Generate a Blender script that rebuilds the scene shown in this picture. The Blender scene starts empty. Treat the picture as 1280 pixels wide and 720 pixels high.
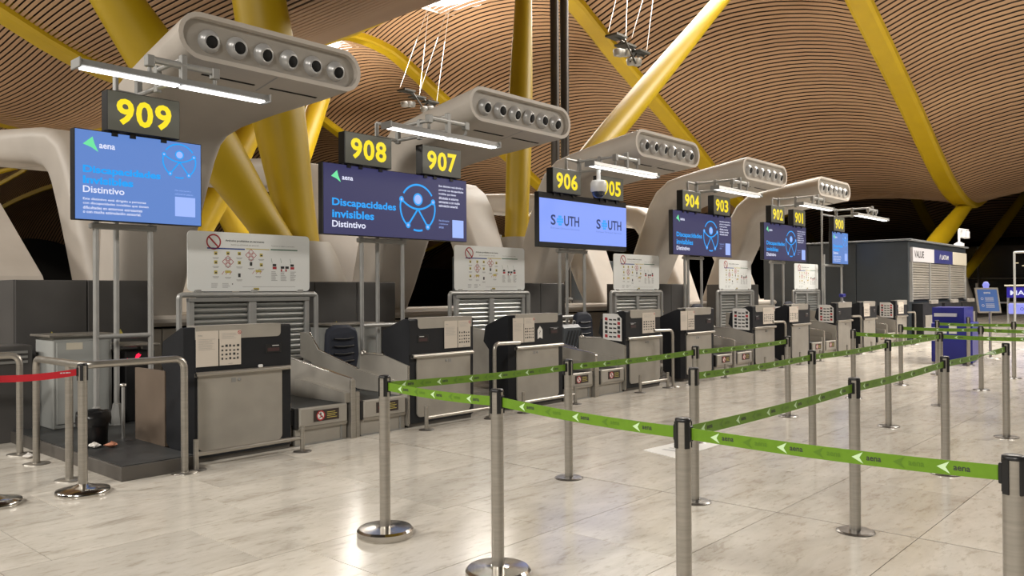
import bpy, math, random
from mathutils import Vector, Matrix
random.seed(7)
scene = bpy.context.scene
COL = scene.collection
PI = math.pi
P = 4.228                      # pitch of one check-in module along the row

# ------------------------------------------------------------------ camera
cam_d = bpy.data.cameras.new('camera')
cam = bpy.data.objects.new('camera', cam_d); COL.objects.link(cam)
yaw, pitch, roll = 0.7313, 0.0053, -0.0064
fw = Vector((math.cos(yaw)*math.cos(pitch), math.sin(yaw)*math.cos(pitch), math.sin(pitch)))
r0 = Vector((math.sin(yaw), -math.cos(yaw), 0)); u0 = r0.cross(fw)
rr = math.cos(roll)*r0 + math.sin(roll)*u0; uu = math.cos(roll)*u0 - math.sin(roll)*r0
cam.matrix_world = Matrix((( rr.x, uu.x, -fw.x, 0), (rr.y, uu.y, -fw.y, 0), (rr.z, uu.z, -fw.z, 1.4915), (0, 0, 0, 1)))
cam_d.sensor_width = 36; cam_d.lens = 36*1017.5/1280
cam_d.clip_start = 0.05; cam_d.clip_end = 400
scene.camera = cam
# ------------------------------------------------------------------ world, exposure, large lights
w = bpy.data.worlds.new('night'); scene.world = w; w.use_nodes = True
w.node_tree.nodes['Background'].inputs[0].default_value = (0.30, 0.27, 0.24, 1)
w.node_tree.nodes['Background'].inputs[1].default_value = 0.08
vs = scene.view_settings
vs.view_transform = 'Standard'; vs.look = 'None'; vs.gamma = 1; vs.use_curve_mapping = False
vs.exposure = 0.0
DOWN_POWER, UP_POWER = 2350, 1550
SKYLIGHTS = [(26.3, 27.1), (26.8, 38.2), (26.0, 15.9), (26.0, 5.1), (-12, -6), (-12, 5.1), (-12, 15.9), (-12, 27.1), (26.0, -6)]
def lamp(name, kind, loc, power, color, size=1.0, direction=(0, 0, -1), spot=None):
    l = bpy.data.lights.new(name, kind); l.energy = power; l.color = color
    if kind == 'AREA':
        l.shape = 'DISK'; l.size = size
    else:
        l.shadow_soft_size = size
    if spot: l.spot_size = spot; l.spot_blend = 0.6
    o = bpy.data.objects.new(name, l); COL.objects.link(o)
    o.location = loc; o.rotation_euler = Vector(direction).to_track_quat('-Z', 'Y').to_euler()
    return o
WARM = (1.0, 0.90, 0.76); SOFT = (1.0, 0.945, 0.86)
SKY_GAIN = [1.0, 1.0, 1.0, 1.3, 2.0, 0.7, 1.2, 1.6, 2.0]
for i, (x, y) in enumerate(SKYLIGHTS):
    lamp('skylight_lamp', 'AREA', (x, y, 12.8), DOWN_POWER*SKY_GAIN[i], SOFT, 7.0 if x > 0 else 4.0)
CLUSTERS = [(24.0, 16.0, 10.0), (24.0, 27.0, 10.0), (24.0, 38.0, 9.8), (24.0, 5.0, 10.0)]
for (x, y, z) in CLUSTERS:
    lamp('uplight', 'SPOT', (x, y, z+0.5), UP_POWER*{5.0: 0.35, 16.0: 0.6, 27.0: 1.7, 38.0: 1.8}[y], WARM, 0.35, (-0.12, 0, 1), math.radians(165))
lamp('uplight', 'SPOT', (-1.0, 16.0, 5.0), UP_POWER*0.30, WARM, 0.35, (0.35, 0.2, 1), math.radians(160))
lamp('uplight', 'SPOT', (1.0, 26.0, 5.0), UP_POWER*0.30, WARM, 0.35, (0.3, 0.1, 1), math.radians(160))

# ------------------------------------------------------------------ materials
MATS = {}
def mat(name, col, rough=0.5, metal=0.0, emit=None, estr=1.0, noise=None, bump=None, spec=None, coat=0.0, streak=None):
    m = bpy.data.materials.new(name); m.use_nodes = True
    nt = m.node_tree; b = nt.nodes['Principled BSDF']
    b.inputs['Base Color'].default_value = (*col, 1); b.inputs['Roughness'].default_value = rough
    b.inputs['Metallic'].default_value = metal
    if spec is not None: b.inputs['Specular IOR Level'].default_value = spec
    if coat: b.inputs['Coat Weight'].default_value = coat; b.inputs['Coat Roughness'].default_value = 0.1
    if emit:
        b.inputs['Emission Color'].default_value = (*emit, 1); b.inputs['Emission Strength'].default_value = estr
    if noise or streak or bump:
        tc = nt.nodes.new('ShaderNodeTexCoord'); mp = nt.nodes.new('ShaderNodeMapping')
        nt.links.new(tc.outputs['Object'], mp.inputs[0])
        sc = streak if streak else (1, 1, 1); mp.inputs['Scale'].default_value = sc
        n = nt.nodes.new('ShaderNodeTexNoise'); n.inputs['Detail'].default_value = 5
        n.inputs['Scale'].default_value = (noise or (8, 0.1))[0]
        nt.links.new(mp.outputs[0], n.inputs['Vector'])
        if noise:
            k = noise[1]; rp = nt.nodes.new('ShaderNodeValToRGB')
            rp.color_ramp.elements[0].position = 0.3; rp.color_ramp.elements[1].position = 0.7
            rp.color_ramp.elements[0].color = (*[c*(1-k) for c in col], 1); rp.color_ramp.elements[1].color = (*[min(1, c*(1+k)) for c in col], 1)
            nt.links.new(n.outputs['Fac'], rp.inputs[0]); nt.links.new(rp.outputs[0], b.inputs['Base Color'])
            mr = nt.nodes.new('ShaderNodeMapRange'); mr.inputs['To Min'].default_value = rough*0.85; mr.inputs['To Max'].default_value = min(1, rough*1.2)
            nt.links.new(n.outputs['Fac'], mr.inputs[0]); nt.links.new(mr.outputs[0], b.inputs['Roughness'])
        if bump:
            bp = nt.nodes.new('ShaderNodeBump'); bp.inputs['Strength'].default_value = bump; bp.inputs['Distance'].default_value = 0.01
            nt.links.new(n.outputs['Fac'], bp.inputs['Height']); nt.links.new(bp.outputs[0], b.inputs['Normal'])
    MATS[name] = m
    return m
def glow(name, col, s=1.0):
    return mat(name, (0.02, 0.02, 0.02), 0.4, emit=col, estr=s)
steel = mat('brushed_steel', (0.44, 0.415, 0.375), 0.36, 0.85, noise=(5, 0.10), streak=(1, 1, 14))
plate = mat('satin_steel_plate', (0.40, 0.375, 0.335), 0.5, 0.5, noise=(3, 0.10), streak=(1, 1, 1))
disc_m = mat('dark_steel_disc', (0.20, 0.19, 0.18), 0.28, 0.9)
chrome = mat('polished_steel', (0.55, 0.53, 0.50), 0.16, 1.0)
tube_m = mat('grey_tube_paint', (0.42, 0.42, 0.41), 0.42, 0.5, noise=(6, 0.06))
grey_m = mat('grey_casting', (0.30, 0.30, 0.29), 0.5, 0.4)
black = mat('black_laminate', (0.012, 0.013, 0.016), 0.5, noise=(4, 0.15), spec=0.3)
blackp = mat('black_plastic', (0.010, 0.010, 0.011), 0.4)
hole = mat('dark_opening', (0.003, 0.003, 0.003), 0.9)
brown = mat('brown_panel', (0.14, 0.105, 0.078), 0.5, noise=(3, 0.08))
duct_m = mat('off_white_shell', (0.47, 0.43, 0.385), 0.48, noise=(2.5, 0.05))
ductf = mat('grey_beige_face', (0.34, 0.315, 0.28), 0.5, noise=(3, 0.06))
nozzle_m = mat('nozzle_grey', (0.46, 0.46, 0.46), 0.32, 0.3)
plinth_m = mat('beige_plinth', (0.33, 0.30, 0.255), 0.5, noise=(2, 0.06))
yellow = mat('yellow_paint', (0.42, 0.285, 0.003), 0.46, noise=(1.2, 0.06))
darkpanel = mat('dark_metal_panel', (0.10, 0.096, 0.094), 0.42, 0.35, noise=(2, 0.12))
palegrey = mat('pale_grey_cabinet', (0.33, 0.34, 0.33), 0.5, noise=(3, 0.05))
shutter_m = mat('shutter_aluminium', (0.42, 0.43, 0.42), 0.32, 0.7)
board_m = mat('white_board', (0.86, 0.88, 0.87), 0.35)
paper = mat('paper', (0.62, 0.56, 0.49), 0.6)
paperw = mat('white_paper', (0.78, 0.77, 0.75), 0.6)
ink = mat('dark_ink', (0.03, 0.03, 0.03), 0.6)
greyink = mat('grey_ink', (0.30, 0.30, 0.30), 0.6)
redink = mat('red_ink', (0.45, 0.03, 0.04), 0.6)
blueink = mat('blue_ink', (0.03, 0.07, 0.30), 0.6)
yellowink = mat('yellow_ink', (0.62, 0.52, 0.12), 0.6)
greenink = mat('green_ink', (0.07, 0.18, 0.11), 0.6)
rubber = mat('belt_rubber', (0.045, 0.05, 0.05), 0.6, noise=(14, 0.35), bump=0.5)
navy = mat('navy_fabric', (0.016, 0.020, 0.034), 0.75, noise=(60, 0.2))
green = mat('green_strap', (0.118, 0.245, 0.007), 0.5, noise=(30, 0.06))
green_d = mat('green_print', (0.085, 0.185, 0.008), 0.5)
lime = mat('lime_print', (0.55, 0.75, 0.45), 0.5)
red_strap = mat('red_strap', (0.50, 0.010, 0.022), 0.5)
platform_m = mat('platform_rubber', (0.040, 0.042, 0.043), 0.45, noise=(6, 0.25))
trim_m = mat('platform_edge', (0.12, 0.11, 0.10), 0.45, 0.4)
bag_m = mat('bin_bag', (0.012, 0.012, 0.013), 0.3)
tissue = mat('tissue', (0.75, 0.72, 0.68), 0.8)
tissue_o = mat('orange_wrapper', (0.62, 0.27, 0.17), 0.7)
kiosk_m = mat('kiosk_dark_panel', (0.038, 0.046, 0.054), 0.38, noise=(1.5, 0.12))
blue_box = mat('royal_blue_box', (0.010, 0.014, 0.24), 0.4)
casegrey = mat('grey_case', (0.075, 0.085, 0.095), 0.4)
pipe_m = mat('dark_pipe', (0.065, 0.056, 0.047), 0.4, 0.3)
glass_m = mat('night_glass', (0.006, 0.007, 0.009), 0.12)
tube_glow = glow('lamp_tube', (1.0, 0.98, 0.93), 4.5)
sign_y = glow('sign_yellow', (1.0, 0.78, 0.0), 1.0)
sign_face = mat('sign_face', (0.055, 0.052, 0.040), 0.4, emit=(0.10, 0.10, 0.08), estr=0.5)
scr_blue = glow('screen_blue', (0.115, 0.235, 0.60), 1.0)
scr_navy = glow('screen_navy', (0.030, 0.030, 0.105), 1.0)
scr_lilac = glow('screen_lilac', (0.25, 0.37, 1.0), 1.0)
t_cyan = glow('screen_cyan', (0.004, 0.36, 0.95), 1.0)
t_white = glow('screen_white', (0.80, 0.82, 1.0), 1.0)
t_pale = glow('screen_pale', (0.36, 0.50, 1.0), 1.0)
t_green = glow('screen_green', (0.16, 0.80, 0.36), 1.0)
t_slate = glow('screen_slate', (0.015, 0.035, 0.15), 1.0)
t_grey = glow('screen_grey', (0.13, 0.20, 0.50), 1.0)
led_red = glow('red_led', (1.0, 0.01, 0.06), 1.5)
led_dim = glow('dim_red_led', (0.022, 0.003, 0.003), 1.0)
lens_m = mat('lit_skylight', (0.8, 0.82, 0.85), 0.5, emit=(0.95, 0.98, 1.0), estr=1.3)
sign_blue = glow('blue_glow', (0.03, 0.02, 0.75), 0.6)
sign_lil = glow('lilac_glow', (0.28, 0.30, 0.85), 1.0)
poster_blue = mat('poster_blue', (0.05, 0.13, 0.38), 0.4, emit=(0.05, 0.13, 0.38), estr=0.25)
indigo = mat('indigo_sign', (0.035, 0.040, 0.16), 0.4)
cream = mat('cream_sign', (0.55, 0.51, 0.42), 0.4)
lilacw = mat('pale_sign', (0.58, 0.57, 0.60), 0.4)
whitep = mat('white_plastic', (0.72, 0.72, 0.72), 0.35)

def bamboo():
    m = bpy.data.materials.new('bamboo_slats'); m.use_nodes = True; nt = m.node_tree; b = nt.nodes['Principled BSDF']
    tc = nt.nodes.new('ShaderNodeTexCoord'); mp = nt.nodes.new('ShaderNodeMapping'); mp.inputs['Scale'].default_value = (0.35, 0.12, 0.3)
    n = nt.nodes.new('ShaderNodeTexNoise'); n.inputs['Scale'].default_value = 1.0; n.inputs['Detail'].default_value = 3
    rp = nt.nodes.new('ShaderNodeValToRGB')
    rp.color_ramp.elements[0].position = 0.3; rp.color_ramp.elements[0].color = (0.30, 0.178, 0.098, 1)
    rp.color_ramp.elements[1].position = 0.7; rp.color_ramp.elements[1].color = (0.41, 0.258, 0.145, 1)
    nt.links.new(tc.outputs['Object'], mp.inputs[0]); nt.links.new(mp.outputs[0], n.inputs['Vector'])
    nt.links.new(n.outputs['Fac'], rp.inputs[0]); nt.links.new(rp.outputs[0], b.inputs['Base Color'])
    b.inputs['Roughness'].default_value = 0.5
    return m
bamboo_m = bamboo()
ceil_back = mat('ceiling_void', (0.030, 0.017, 0.009), 0.9)

def travertine():
    m = bpy.data.materials.new('travertine'); m.use_nodes = True; nt = m.node_tree; b = nt.nodes['Principled BSDF']
    geo = nt.nodes.new('ShaderNodeNewGeometry'); oi = nt.nodes.new('ShaderNodeObjectInfo')
    add = nt.nodes.new('ShaderNodeVectorMath'); add.operation = 'ADD'
    mul = nt.nodes.new('ShaderNodeVectorMath'); mul.operation = 'SCALE'; mul.inputs['Scale'].default_value = 9.0
    cmb = nt.nodes.new('ShaderNodeCombineXYZ')
    for i in range(3): nt.links.new(oi.outputs['Random'], cmb.inputs[i])
    nt.links.new(cmb.outputs[0], mul.inputs[0]); nt.links.new(geo.outputs['Position'], add.inputs[0]); nt.links.new(mul.outputs[0], add.inputs[1])
    mp = nt.nodes.new('ShaderNodeMapping'); mp.inputs['Scale'].default_value = (0.8, 2.2, 1)
    nt.links.new(add.outputs[0], mp.inputs[0])
    n1 = nt.nodes.new('ShaderNodeTexNoise'); n1.inputs['Scale'].default_value = 2.2; n1.inputs['Detail'].default_value = 9; n1.inputs['Roughness'].default_value = 0.65; n1.inputs['Distortion'].default_value = 0.6
    nt.links.new(mp.outputs[0], n1.inputs['Vector'])
    rp = nt.nodes.new('ShaderNodeValToRGB'); e = rp.color_ramp.elements
    e[0].position = 0.28; e[0].color = (0.42, 0.375, 0.315, 1); e[1].position = 0.62; e[1].color = (0.68, 0.64, 0.575, 1)
    x = e.new(0.42); x.color = (0.61, 0.57, 0.505, 1)
    nt.links.new(n1.outputs['Fac'], rp.inputs[0])
    n2 = nt.nodes.new('ShaderNodeTexNoise'); n2.inputs['Scale'].default_value = 10; n2.inputs['Detail'].default_value = 6; n2.inputs['Roughness'].default_value = 0.7
    nt.links.new(mp.outputs[0], n2.inputs['Vector'])
    rp2 = nt.nodes.new('ShaderNodeValToRGB'); rp2.color_ramp.elements[0].position = 0.33; rp2.color_ramp.elements[0].color = (0.70, 0.66, 0.61, 1)
    rp2.color_ramp.elements[1].position = 0.47; rp2.color_ramp.elements[1].color = (1, 1, 1, 1)
    nt.links.new(n2.outputs['Fac'], rp2.inputs[0])
    mx = nt.nodes.new('ShaderNodeMix'); mx.data_type = 'RGBA'; mx.blend_type = 'MULTIPLY'; mx.inputs['Factor'].default_value = 0.7
    nt.links.new(rp.outputs[0], mx.inputs['A']); nt.links.new(rp2.outputs[0], mx.inputs['B'])
    hs = nt.nodes.new('ShaderNodeHueSaturation')
    mr = nt.nodes.new('ShaderNodeMapRange'); mr.inputs['To Min'].default_value = 0.90; mr.inputs['To Max'].default_value = 1.08
    nt.links.new(oi.outputs['Random'], mr.inputs[0]); nt.links.new(mr.outputs[0], hs.inputs['Value'])
    nt.links.new(mx.outputs['Result'], hs.inputs['Color']); nt.links.new(hs.outputs[0], b.inputs['Base Color'])
    r2 = nt.nodes.new('ShaderNodeMapRange'); r2.inputs['To Min'].default_value = 0.10; r2.inputs['To Max'].default_value = 0.24
    nt.links.new(n1.outputs['Fac'], r2.inputs[0]); nt.links.new(r2.outputs[0], b.inputs['Roughness'])
    bp = nt.nodes.new('ShaderNodeBump'); bp.inputs['Strength'].default_value = 0.03; bp.inputs['Distance'].default_value = 0.015
    nt.links.new(n2.outputs['Fac'], bp.inputs['Height']); nt.links.new(bp.outputs[0], b.inputs['Normal'])
    return m
trav = travertine()
grout = mat('grout', (0.06, 0.05, 0.04), 0.9)

# ------------------------------------------------------------------ mesh builder
ORG = {}
_txt = {}
def text_geo(s, bold):
    key = (s, bold)
    if key not in _txt:
        c = bpy.data.curves.new('t', 'FONT'); c.body = s; c.resolution_u = 3; c.offset = bold
        o = bpy.data.objects.new('t', c); COL.objects.link(o)
        dg = bpy.context.evaluated_depsgraph_get(); dg.update()
        me = bpy.data.meshes.new_from_object(o.evaluated_get(dg))
        v = [(q.co.x, q.co.y) for q in me.vertices]; f = [tuple(p.vertices) for p in me.polygons]
        x0 = min(a for a, b in v); x1 = max(a for a, b in v); y0 = min(b for a, b in v); y1 = max(b for a, b in v)
        v = [((a-x0)/(x1-x0), (b-y0)/(y1-y0)) for a, b in v]
        bpy.data.objects.remove(o); bpy.data.meshes.remove(me); bpy.data.curves.remove(c)
        _txt[key] = (v, f)
    return _txt[key]
class MB:
    def __init__(self): self.v = []; self.f = []; self.sm = []
    def add(self, vs, fs, smooth=False):
        n = len(self.v); self.v += [tuple(a) for a in vs]
        for q in fs: self.f.append(tuple(i+n for i in q)); self.sm.append(smooth)
        return self
    def box(self, x0, x1, y0, y1, z0, z1):
        return self.add([(x0,y0,z0),(x1,y0,z0),(x1,y1,z0),(x0,y1,z0),(x0,y0,z1),(x1,y0,z1),(x1,y1,z1),(x0,y1,z1)],
                        [(0,3,2,1),(4,5,6,7),(0,1,5,4),(1,2,6,5),(2,3,7,6),(3,0,4,7)])
    def rbox(self, x0, x1, y0, y1, z0, z1, b=0.01):
        # box with chamfered edges
        xs, ys, zs = (x0, x1), (y0, y1), (z0, z1); V = []; idx = {}
        for i in (0, 1):
            for j in (0, 1):
                for k in (0, 1):
                    sx, sy, sz = (1, -1)[i], (1, -1)[j], (1, -1)[k]
                    for ax, d in enumerate(((0,1,1),(1,0,1),(1,1,0))):
                        idx[(i,j,k,ax)] = len(V); V.append((xs[i]+sx*b*d[0], ys[j]+sy*b*d[1], zs[k]+sz*b*d[2]))
        F = []
        for i in (0, 1):
            q = [idx[(i,0,0,0)], idx[(i,1,0,0)], idx[(i,1,1,0)], idx[(i,0,1,0)]]; F.append(q if i else q[::-1])
            q = [idx[(0,i,0,1)], idx[(1,i,0,1)], idx[(1,i,1,1)], idx[(0,i,1,1)]]; F.append(q[::-1] if i else q)
            q = [idx[(0,0,i,2)], idx[(1,0,i,2)], idx[(1,1,i,2)], idx[(0,1,i,2)]]; F.append(q if i else q[::-1])
        for a in (0, 1):
            for c in (0, 1):
                F.append([idx[(0,a,c,1)], idx[(1,a,c,1)], idx[(1,a,c,2)], idx[(0,a,c,2)]])
                F.append([idx[(a,0,c,0)], idx[(a,1,c,0)], idx[(a,1,c,2)], idx[(a,0,c,2)]])
                F.append([idx[(a,c,0,0)], idx[(a,c,1,0)], idx[(a,c,1,1)], idx[(a,c,0,1)]])
        for i in (0, 1):
            for j in (0, 1):
                for k in (0, 1): F.append([idx[(i,j,k,0)], idx[(i,j,k,1)], idx[(i,j,k,2)]])
        cx = Vector(((x0+x1)/2, (y0+y1)/2, (z0+z1)/2))
        G = []
        for q in F:
            p = [Vector(V[i]) for i in q]; nrm = (p[1]-p[0]).cross(p[2]-p[0]); c = sum(p, Vector())/len(p)-cx
            G.append(q if nrm.dot(c) > 0 else q[::-1])
        return self.add(V, G)
    def prism(self, poly, axis, a, b):
        # poly of 2D points; axis 'x': poly=(y,z); 'y': poly=(x,z); 'z': poly=(x,y)
        def mk(p, t): return (t, p[0], p[1]) if axis == 'x' else ((p[0], t, p[1]) if axis == 'y' else (p[0], p[1], t))
        n = len(poly); V = [mk(p, a) for p in poly]+[mk(p, b) for p in poly]
        F = [tuple(range(n))[::-1], tuple(range(n, 2*n))]+[(i, (i+1) % n, (i+1) % n+n, i+n) for i in range(n)]
        ar = sum(poly[i][0]*poly[(i+1) % n][1]-poly[(i+1) % n][0]*poly[i][1] for i in range(n))
        flip = (ar < 0) != (axis == 'y') 
        if b < a: flip = not flip
        if flip: F = [q[::-1] for q in F]
        return self.add(V, F)
    def loft(self, rings, caps=True, smooth=True, closed=True):
        n = len(rings[0]); V = [p for r in rings for p in r]; F = []
        for i in range(len(rings)-1):
            for j in range(n if closed else n-1):
                k = (j+1) % n; F.append((i*n+j, i*n+k, (i+1)*n+k, (i+1)*n+j))
        self.add(V, F, smooth)
        if caps and closed:
            self.add(rings[0], [tuple(range(n))[::-1]]); self.add(rings[-1], [tuple(range(n))])
        return self
    def tube(self, path, r, n=10, caps=True, radii=None):
        pts = [Vector(p) for p in path]; rings = []; up = None
        for i, p in enumerate(pts):
            if i == 0: t = pts[1]-pts[0]
            elif i == len(pts)-1: t = pts[-1]-pts[-2]
            else: t = (pts[i+1]-p).normalized()+(p-pts[i-1]).normalized()
            t.normalize()
            if up is None: up = Vector((0, 0, 1)) if abs(t.z) < 0.9 else Vector((1, 0, 0))
            s = t.cross(up).normalized(); up = s.cross(t).normalized()
            q = radii[i] if radii else r
            rings.append([p+s*math.cos(a)*q+up*math.sin(a)*q for a in [2*PI*k/n for k in range(n)]])
        return self.loft([[tuple(v) for v in rg] for rg in rings][::1] if True else [], caps, True) if True else self
    def lathe(self, c, prof, n=24, axis='z', smooth=True):
        rings = []
        for (r, h) in prof:
            ring = []
            for k in range(n):
                a = 2*PI*k/n; x, y = math.cos(a)*max(r, 1e-4), math.sin(a)*max(r, 1e-4)
                ring.append((c[0]+x, c[1]+y, c[2]+h) if axis == 'z' else ((c[0]+x, c[1]-h, c[2]+y)))
            rings.append(ring)
        return self.loft(rings, True, smooth)
    def text(self, s, o, u, v, w, h, bold=0.0):
        V, F = text_geo(s, bold); o = Vector(o); u = Vector(u); v = Vector(v)
        return self.add([o+u*(a*w)+v*(b*h) for a, b in V], F)
    def quad(self, o, u, v, w, h):
        o = Vector(o); u = Vector(u); v = Vector(v)
        return self.add([o, o+u*w, o+u*w+v*h, o+v*h], [(0, 1, 2, 3)])
    def ring(self, c, u, v, r0, r1, a0=0, a1=360, n=28):
        c = Vector(c); u = Vector(u); v = Vector(v); V = []; F = []
        for i in range(n+1):
            a = math.radians(a0+(a1-a0)*i/n); d = u*math.cos(a)+v*math.sin(a); V += [c+d*r0, c+d*r1]
        for i in range(n): F.append((2*i, 2*i+1, 2*i+3, 2*i+2))
        return self.add(V, F)
    def disc(self, c, u, v, r, n=16): return self.ring(c, u, v, 0.0005, r, n=n)
    def line(self, a, b, nrm, t):
        a = Vector(a); b = Vector(b); d = (b-a).normalized(); s = d.cross(Vector(nrm)).normalized()*t/2
        return self.add([a-s, b-s, b+s, a+s], [(0, 1, 2, 3)])
    def mirror(self, c):
        self.v = [(2*c-x, y, z) for x, y, z in self.v]; self.f = [q[::-1] for q in self.f]; return self
    def build(self, name, m, parent=None, label=None):
        o0 = ORG.get(parent.name, Vector((0, 0, 0))) if parent else Vector((0, 0, 0))
        me = bpy.data.meshes.new(name)
        me.from_pydata([(x-o0.x, y-o0.y, z-o0.z) for x, y, z in self.v], [], self.f)
        me.polygons.foreach_set('use_smooth', self.sm); me.materials.append(m); me.update()
        o = bpy.data.objects.new(name, me); COL.objects.link(o)
        if parent: o.parent = parent
        ORG[o.name] = o0
        if label: o['label'] = label
        if name.startswith('printed') or name in ('small_lettering', 'pale_marks', 'yellow_icons', 'paragraph_lettering', 'printed_photos', 'red_photos', 'vent'): o['kind'] = 'stuff'
        return o
def fillet(pts, r, n=5):
    pts = [Vector(p) for p in pts]; out = [pts[0]]
    for i in range(1, len(pts)-1):
        a, b, c = pts[i-1], pts[i], pts[i+1]; d1 = (a-b).normalized(); d2 = (c-b).normalized()
        ang = d1.angle(d2)
        if ang > 3.0: out.append(b); continue
        k = min(r/math.tan(ang/2), (a-b).length*.49, (c-b).length*.49)
        p0 = b+d1*k; p2 = b+d2*k
        for j in range(n+1):
            t = j/n; out.append(p0*(1-t)**2+b*2*t*(1-t)+p2*t*t)
    out.append(pts[-1]); return out
def thing(name, label, cat, loc, group=None):
    o = bpy.data.objects.new(name, None); COL.objects.link(o); o.location = loc; o.empty_display_size = 0.2
    o['label'] = label; o['category'] = cat
    if group: o['group'] = group
    ORG[o.name] = Vector(loc); return o
def tag(o, label, cat, group=None):
    o['label'] = label; o['category'] = cat
    if group: o['group'] = group
    return o
def structure(o): o['kind'] = 'structure'; return o
def stuff(o): o['kind'] = 'stuff'; return o
def dup(root, loc, label, rotz=0.0, group=None):
    def cp(o, par):
        c = o.copy(); COL.objects.link(c)
        if par: c.parent = par
        for ch in KIDS.get(o.name, []): cp(ch, c)
        return c
    KIDS = {}
    def walk(o):
        KIDS[o.name] = list(o.children)
        for ch in KIDS[o.name]: walk(ch)
    walk(root)
    r = cp(root, None); r.location = loc; r.rotation_euler = (0, 0, rotz); r['label'] = label
    if group: r['group'] = group
    ORG[r.name] = Vector(loc)
    return r
X_, Y_, Z_ = Vector((1, 0, 0)), Vector((0, 1, 0)), Vector((0, 0, 1))

# ================================================================== SETTING: floor
fb = MB().box(-30, 96, -28, 92, -0.30, -0.004)
floor = structure(fb.build('floor', grout))
tile_cache = {}
near, far = [], MB()
rows = [1.46+0.885*i for i in range(-30, 40)]
for y in rows:
    rng = random.Random(int(y*1000)); edges = [5.27]
    x = 5.27
    while x < 60: x += rng.choice((0.9, 1.05, 1.27, 1.27, 1.4)); edges.append(x)
    x = 5.27; left = []
    while x > -6: x -= rng.choice((0.9, 1.05, 1.27, 1.27, 1.4)); left.append(x)
    edges = left[::-1]+edges
    for a, b in zip(edges, edges[1:]):
        depth = a*0.744+(y+0.44)*0.668; side = (a+.5)*0.668-(y+.44)*0.744
        if depth < 1.2 or abs(side) > depth*0.75+1.5 or y > 9.6: 
            if y < 60 and depth > -6 and y > -12 and a < 40: far.box(a+.002, b-.002, y+.002, y+.883, -0.004, 0.0)
            continue
        near.append((depth, a, b, y))
near.sort()
for i, (d, a, b, y) in enumerate(near):
    if i >= 290:
        far.box(a+.002, b-.002, y+.002, y+.883, -0.004, 0.0); continue
    wd = round(b-a, 3); g0 = 0.009 if abs(a-5.27) < .001 else 0.0025; g1 = 0.009 if abs(b-5.27) < .001 else 0.0025
    key = (wd, g0, g1)
    if key not in tile_cache:
        me = bpy.data.meshes.new('tile'); mb = MB().box(g0, wd-g1, .0025, .8825, -0.0036, 0.0)
        me.from_pydata(mb.v, [], mb.f); me.materials.append(trav); tile_cache[key] = me
    o = bpy.data.objects.new('tile', tile_cache[key]); COL.objects.link(o); o.location = (a, y, random.uniform(-.0003, 0)); o.parent = floor
stuff(far.build('distant_tiles', trav, floor))

# ================================================================== SETTING: waving bamboo ceiling
W_TAB = [(-34, 6.5), (-28, 7.4), (-20, 11.6), (-12, 13.6), (-6, 13.0), (0, 11.0), (6, 8.1), (8, 7.25), (10.5, 6.95), (13, 7.6), (16, 9.4), (20, 12.4),
         (24, 14.2), (27, 14.15), (29, 13.3), (31, 12.24), (34.2, 10.75), (37.5, 9.15), (40.5, 7.6), (43, 6.5), (45.5, 5.9), (48, 5.95), (52, 7.4), (58, 10.8), (64, 13.2), (70, 13.0), (76, 10.0), (82, 7.0), (87, 5.6), (92, 6.0)]
B_TAB = [(-34, .3), (-12, 1.0), (2, .6), (8, .1), (11, .05), (16, .6), (24, 1.0), (32, 1.25), (42, 1.0), (47, .75), (60, .9), (92, .8)]
def interp(tab, x):
    if x <= tab[0][0]: return tab[0][1]
    for i in range(len(tab)-1):
        if x <= tab[i+1][0]:
            x0, y0 = tab[i]; x1, y1 = tab[i+1]; t = (x-x0)/(x1-x0)
            m0 = (y1-tab[i-1][1])/(x1-tab[i-1][0]) if i > 0 else 0; m1 = (tab[i+2][1]-y0)/(tab[i+2][0]-x0) if i+2 < len(tab) else 0
            h = x1-x0
            return y0*(2*t**3-3*t*t+1)+m0*h*(t**3-2*t*t+t)+y1*(-2*t**3+3*t*t)+m1*h*(t**3-t*t)
    return tab[-1][1]
RIBS = [-22.5, -11.2, -0.3, 10.5, 21.3, 33.0, 43.5, 55.0, 67.0, 80.0]
def rib_z(i, x):
    z = interp(W_TAB, x)
    if RIBS[i] == 33.0 and x < 16: z += 0.75*max(0, min(1, (16-x)/5))
    if RIBS[i] in (10.5, 21.3): z += {10.5: 1.0, 21.3: 0.8}[RIBS[i]]*max(0, 1-abs(x-14)/5)
    if RIBS[i] > 50: z = max(4.6, z-{55.0: 1.0, 67.0: 4.0, 80.0: 8.0}[RIBS[i]])
    return z
def ceil_z(i, t, x):
    z0, z1 = rib_z(i, x), rib_z(i+1, x); b = interp(B_TAB, x)
    if RIBS[i] == 21.3 and x < 14: b -= 0.75*max(0, min(1, (14-x)/4))
    if RIBS[i] == 10.5: b -= 0.20*max(0, 1-abs(x-13)/7)
    return z0*(1-t)+z1*t+4*b*t*(1-t)
NS = 10
back = MB()
for i in range(len(RIBS)-1):
    xs = [-32+2*k for k in range(63)]
    rings = [[(x, RIBS[i]+(RIBS[i+1]-RIBS[i])*t/6, ceil_z(i, t/6, x)+0.28) for t in range(7)] for x in xs]
    back.loft(rings, False, True, False)
ceiling = structure(back.build('ceiling', ceil_back))
sk = [(x, y) for x, y in SKYLIGHTS]
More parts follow.
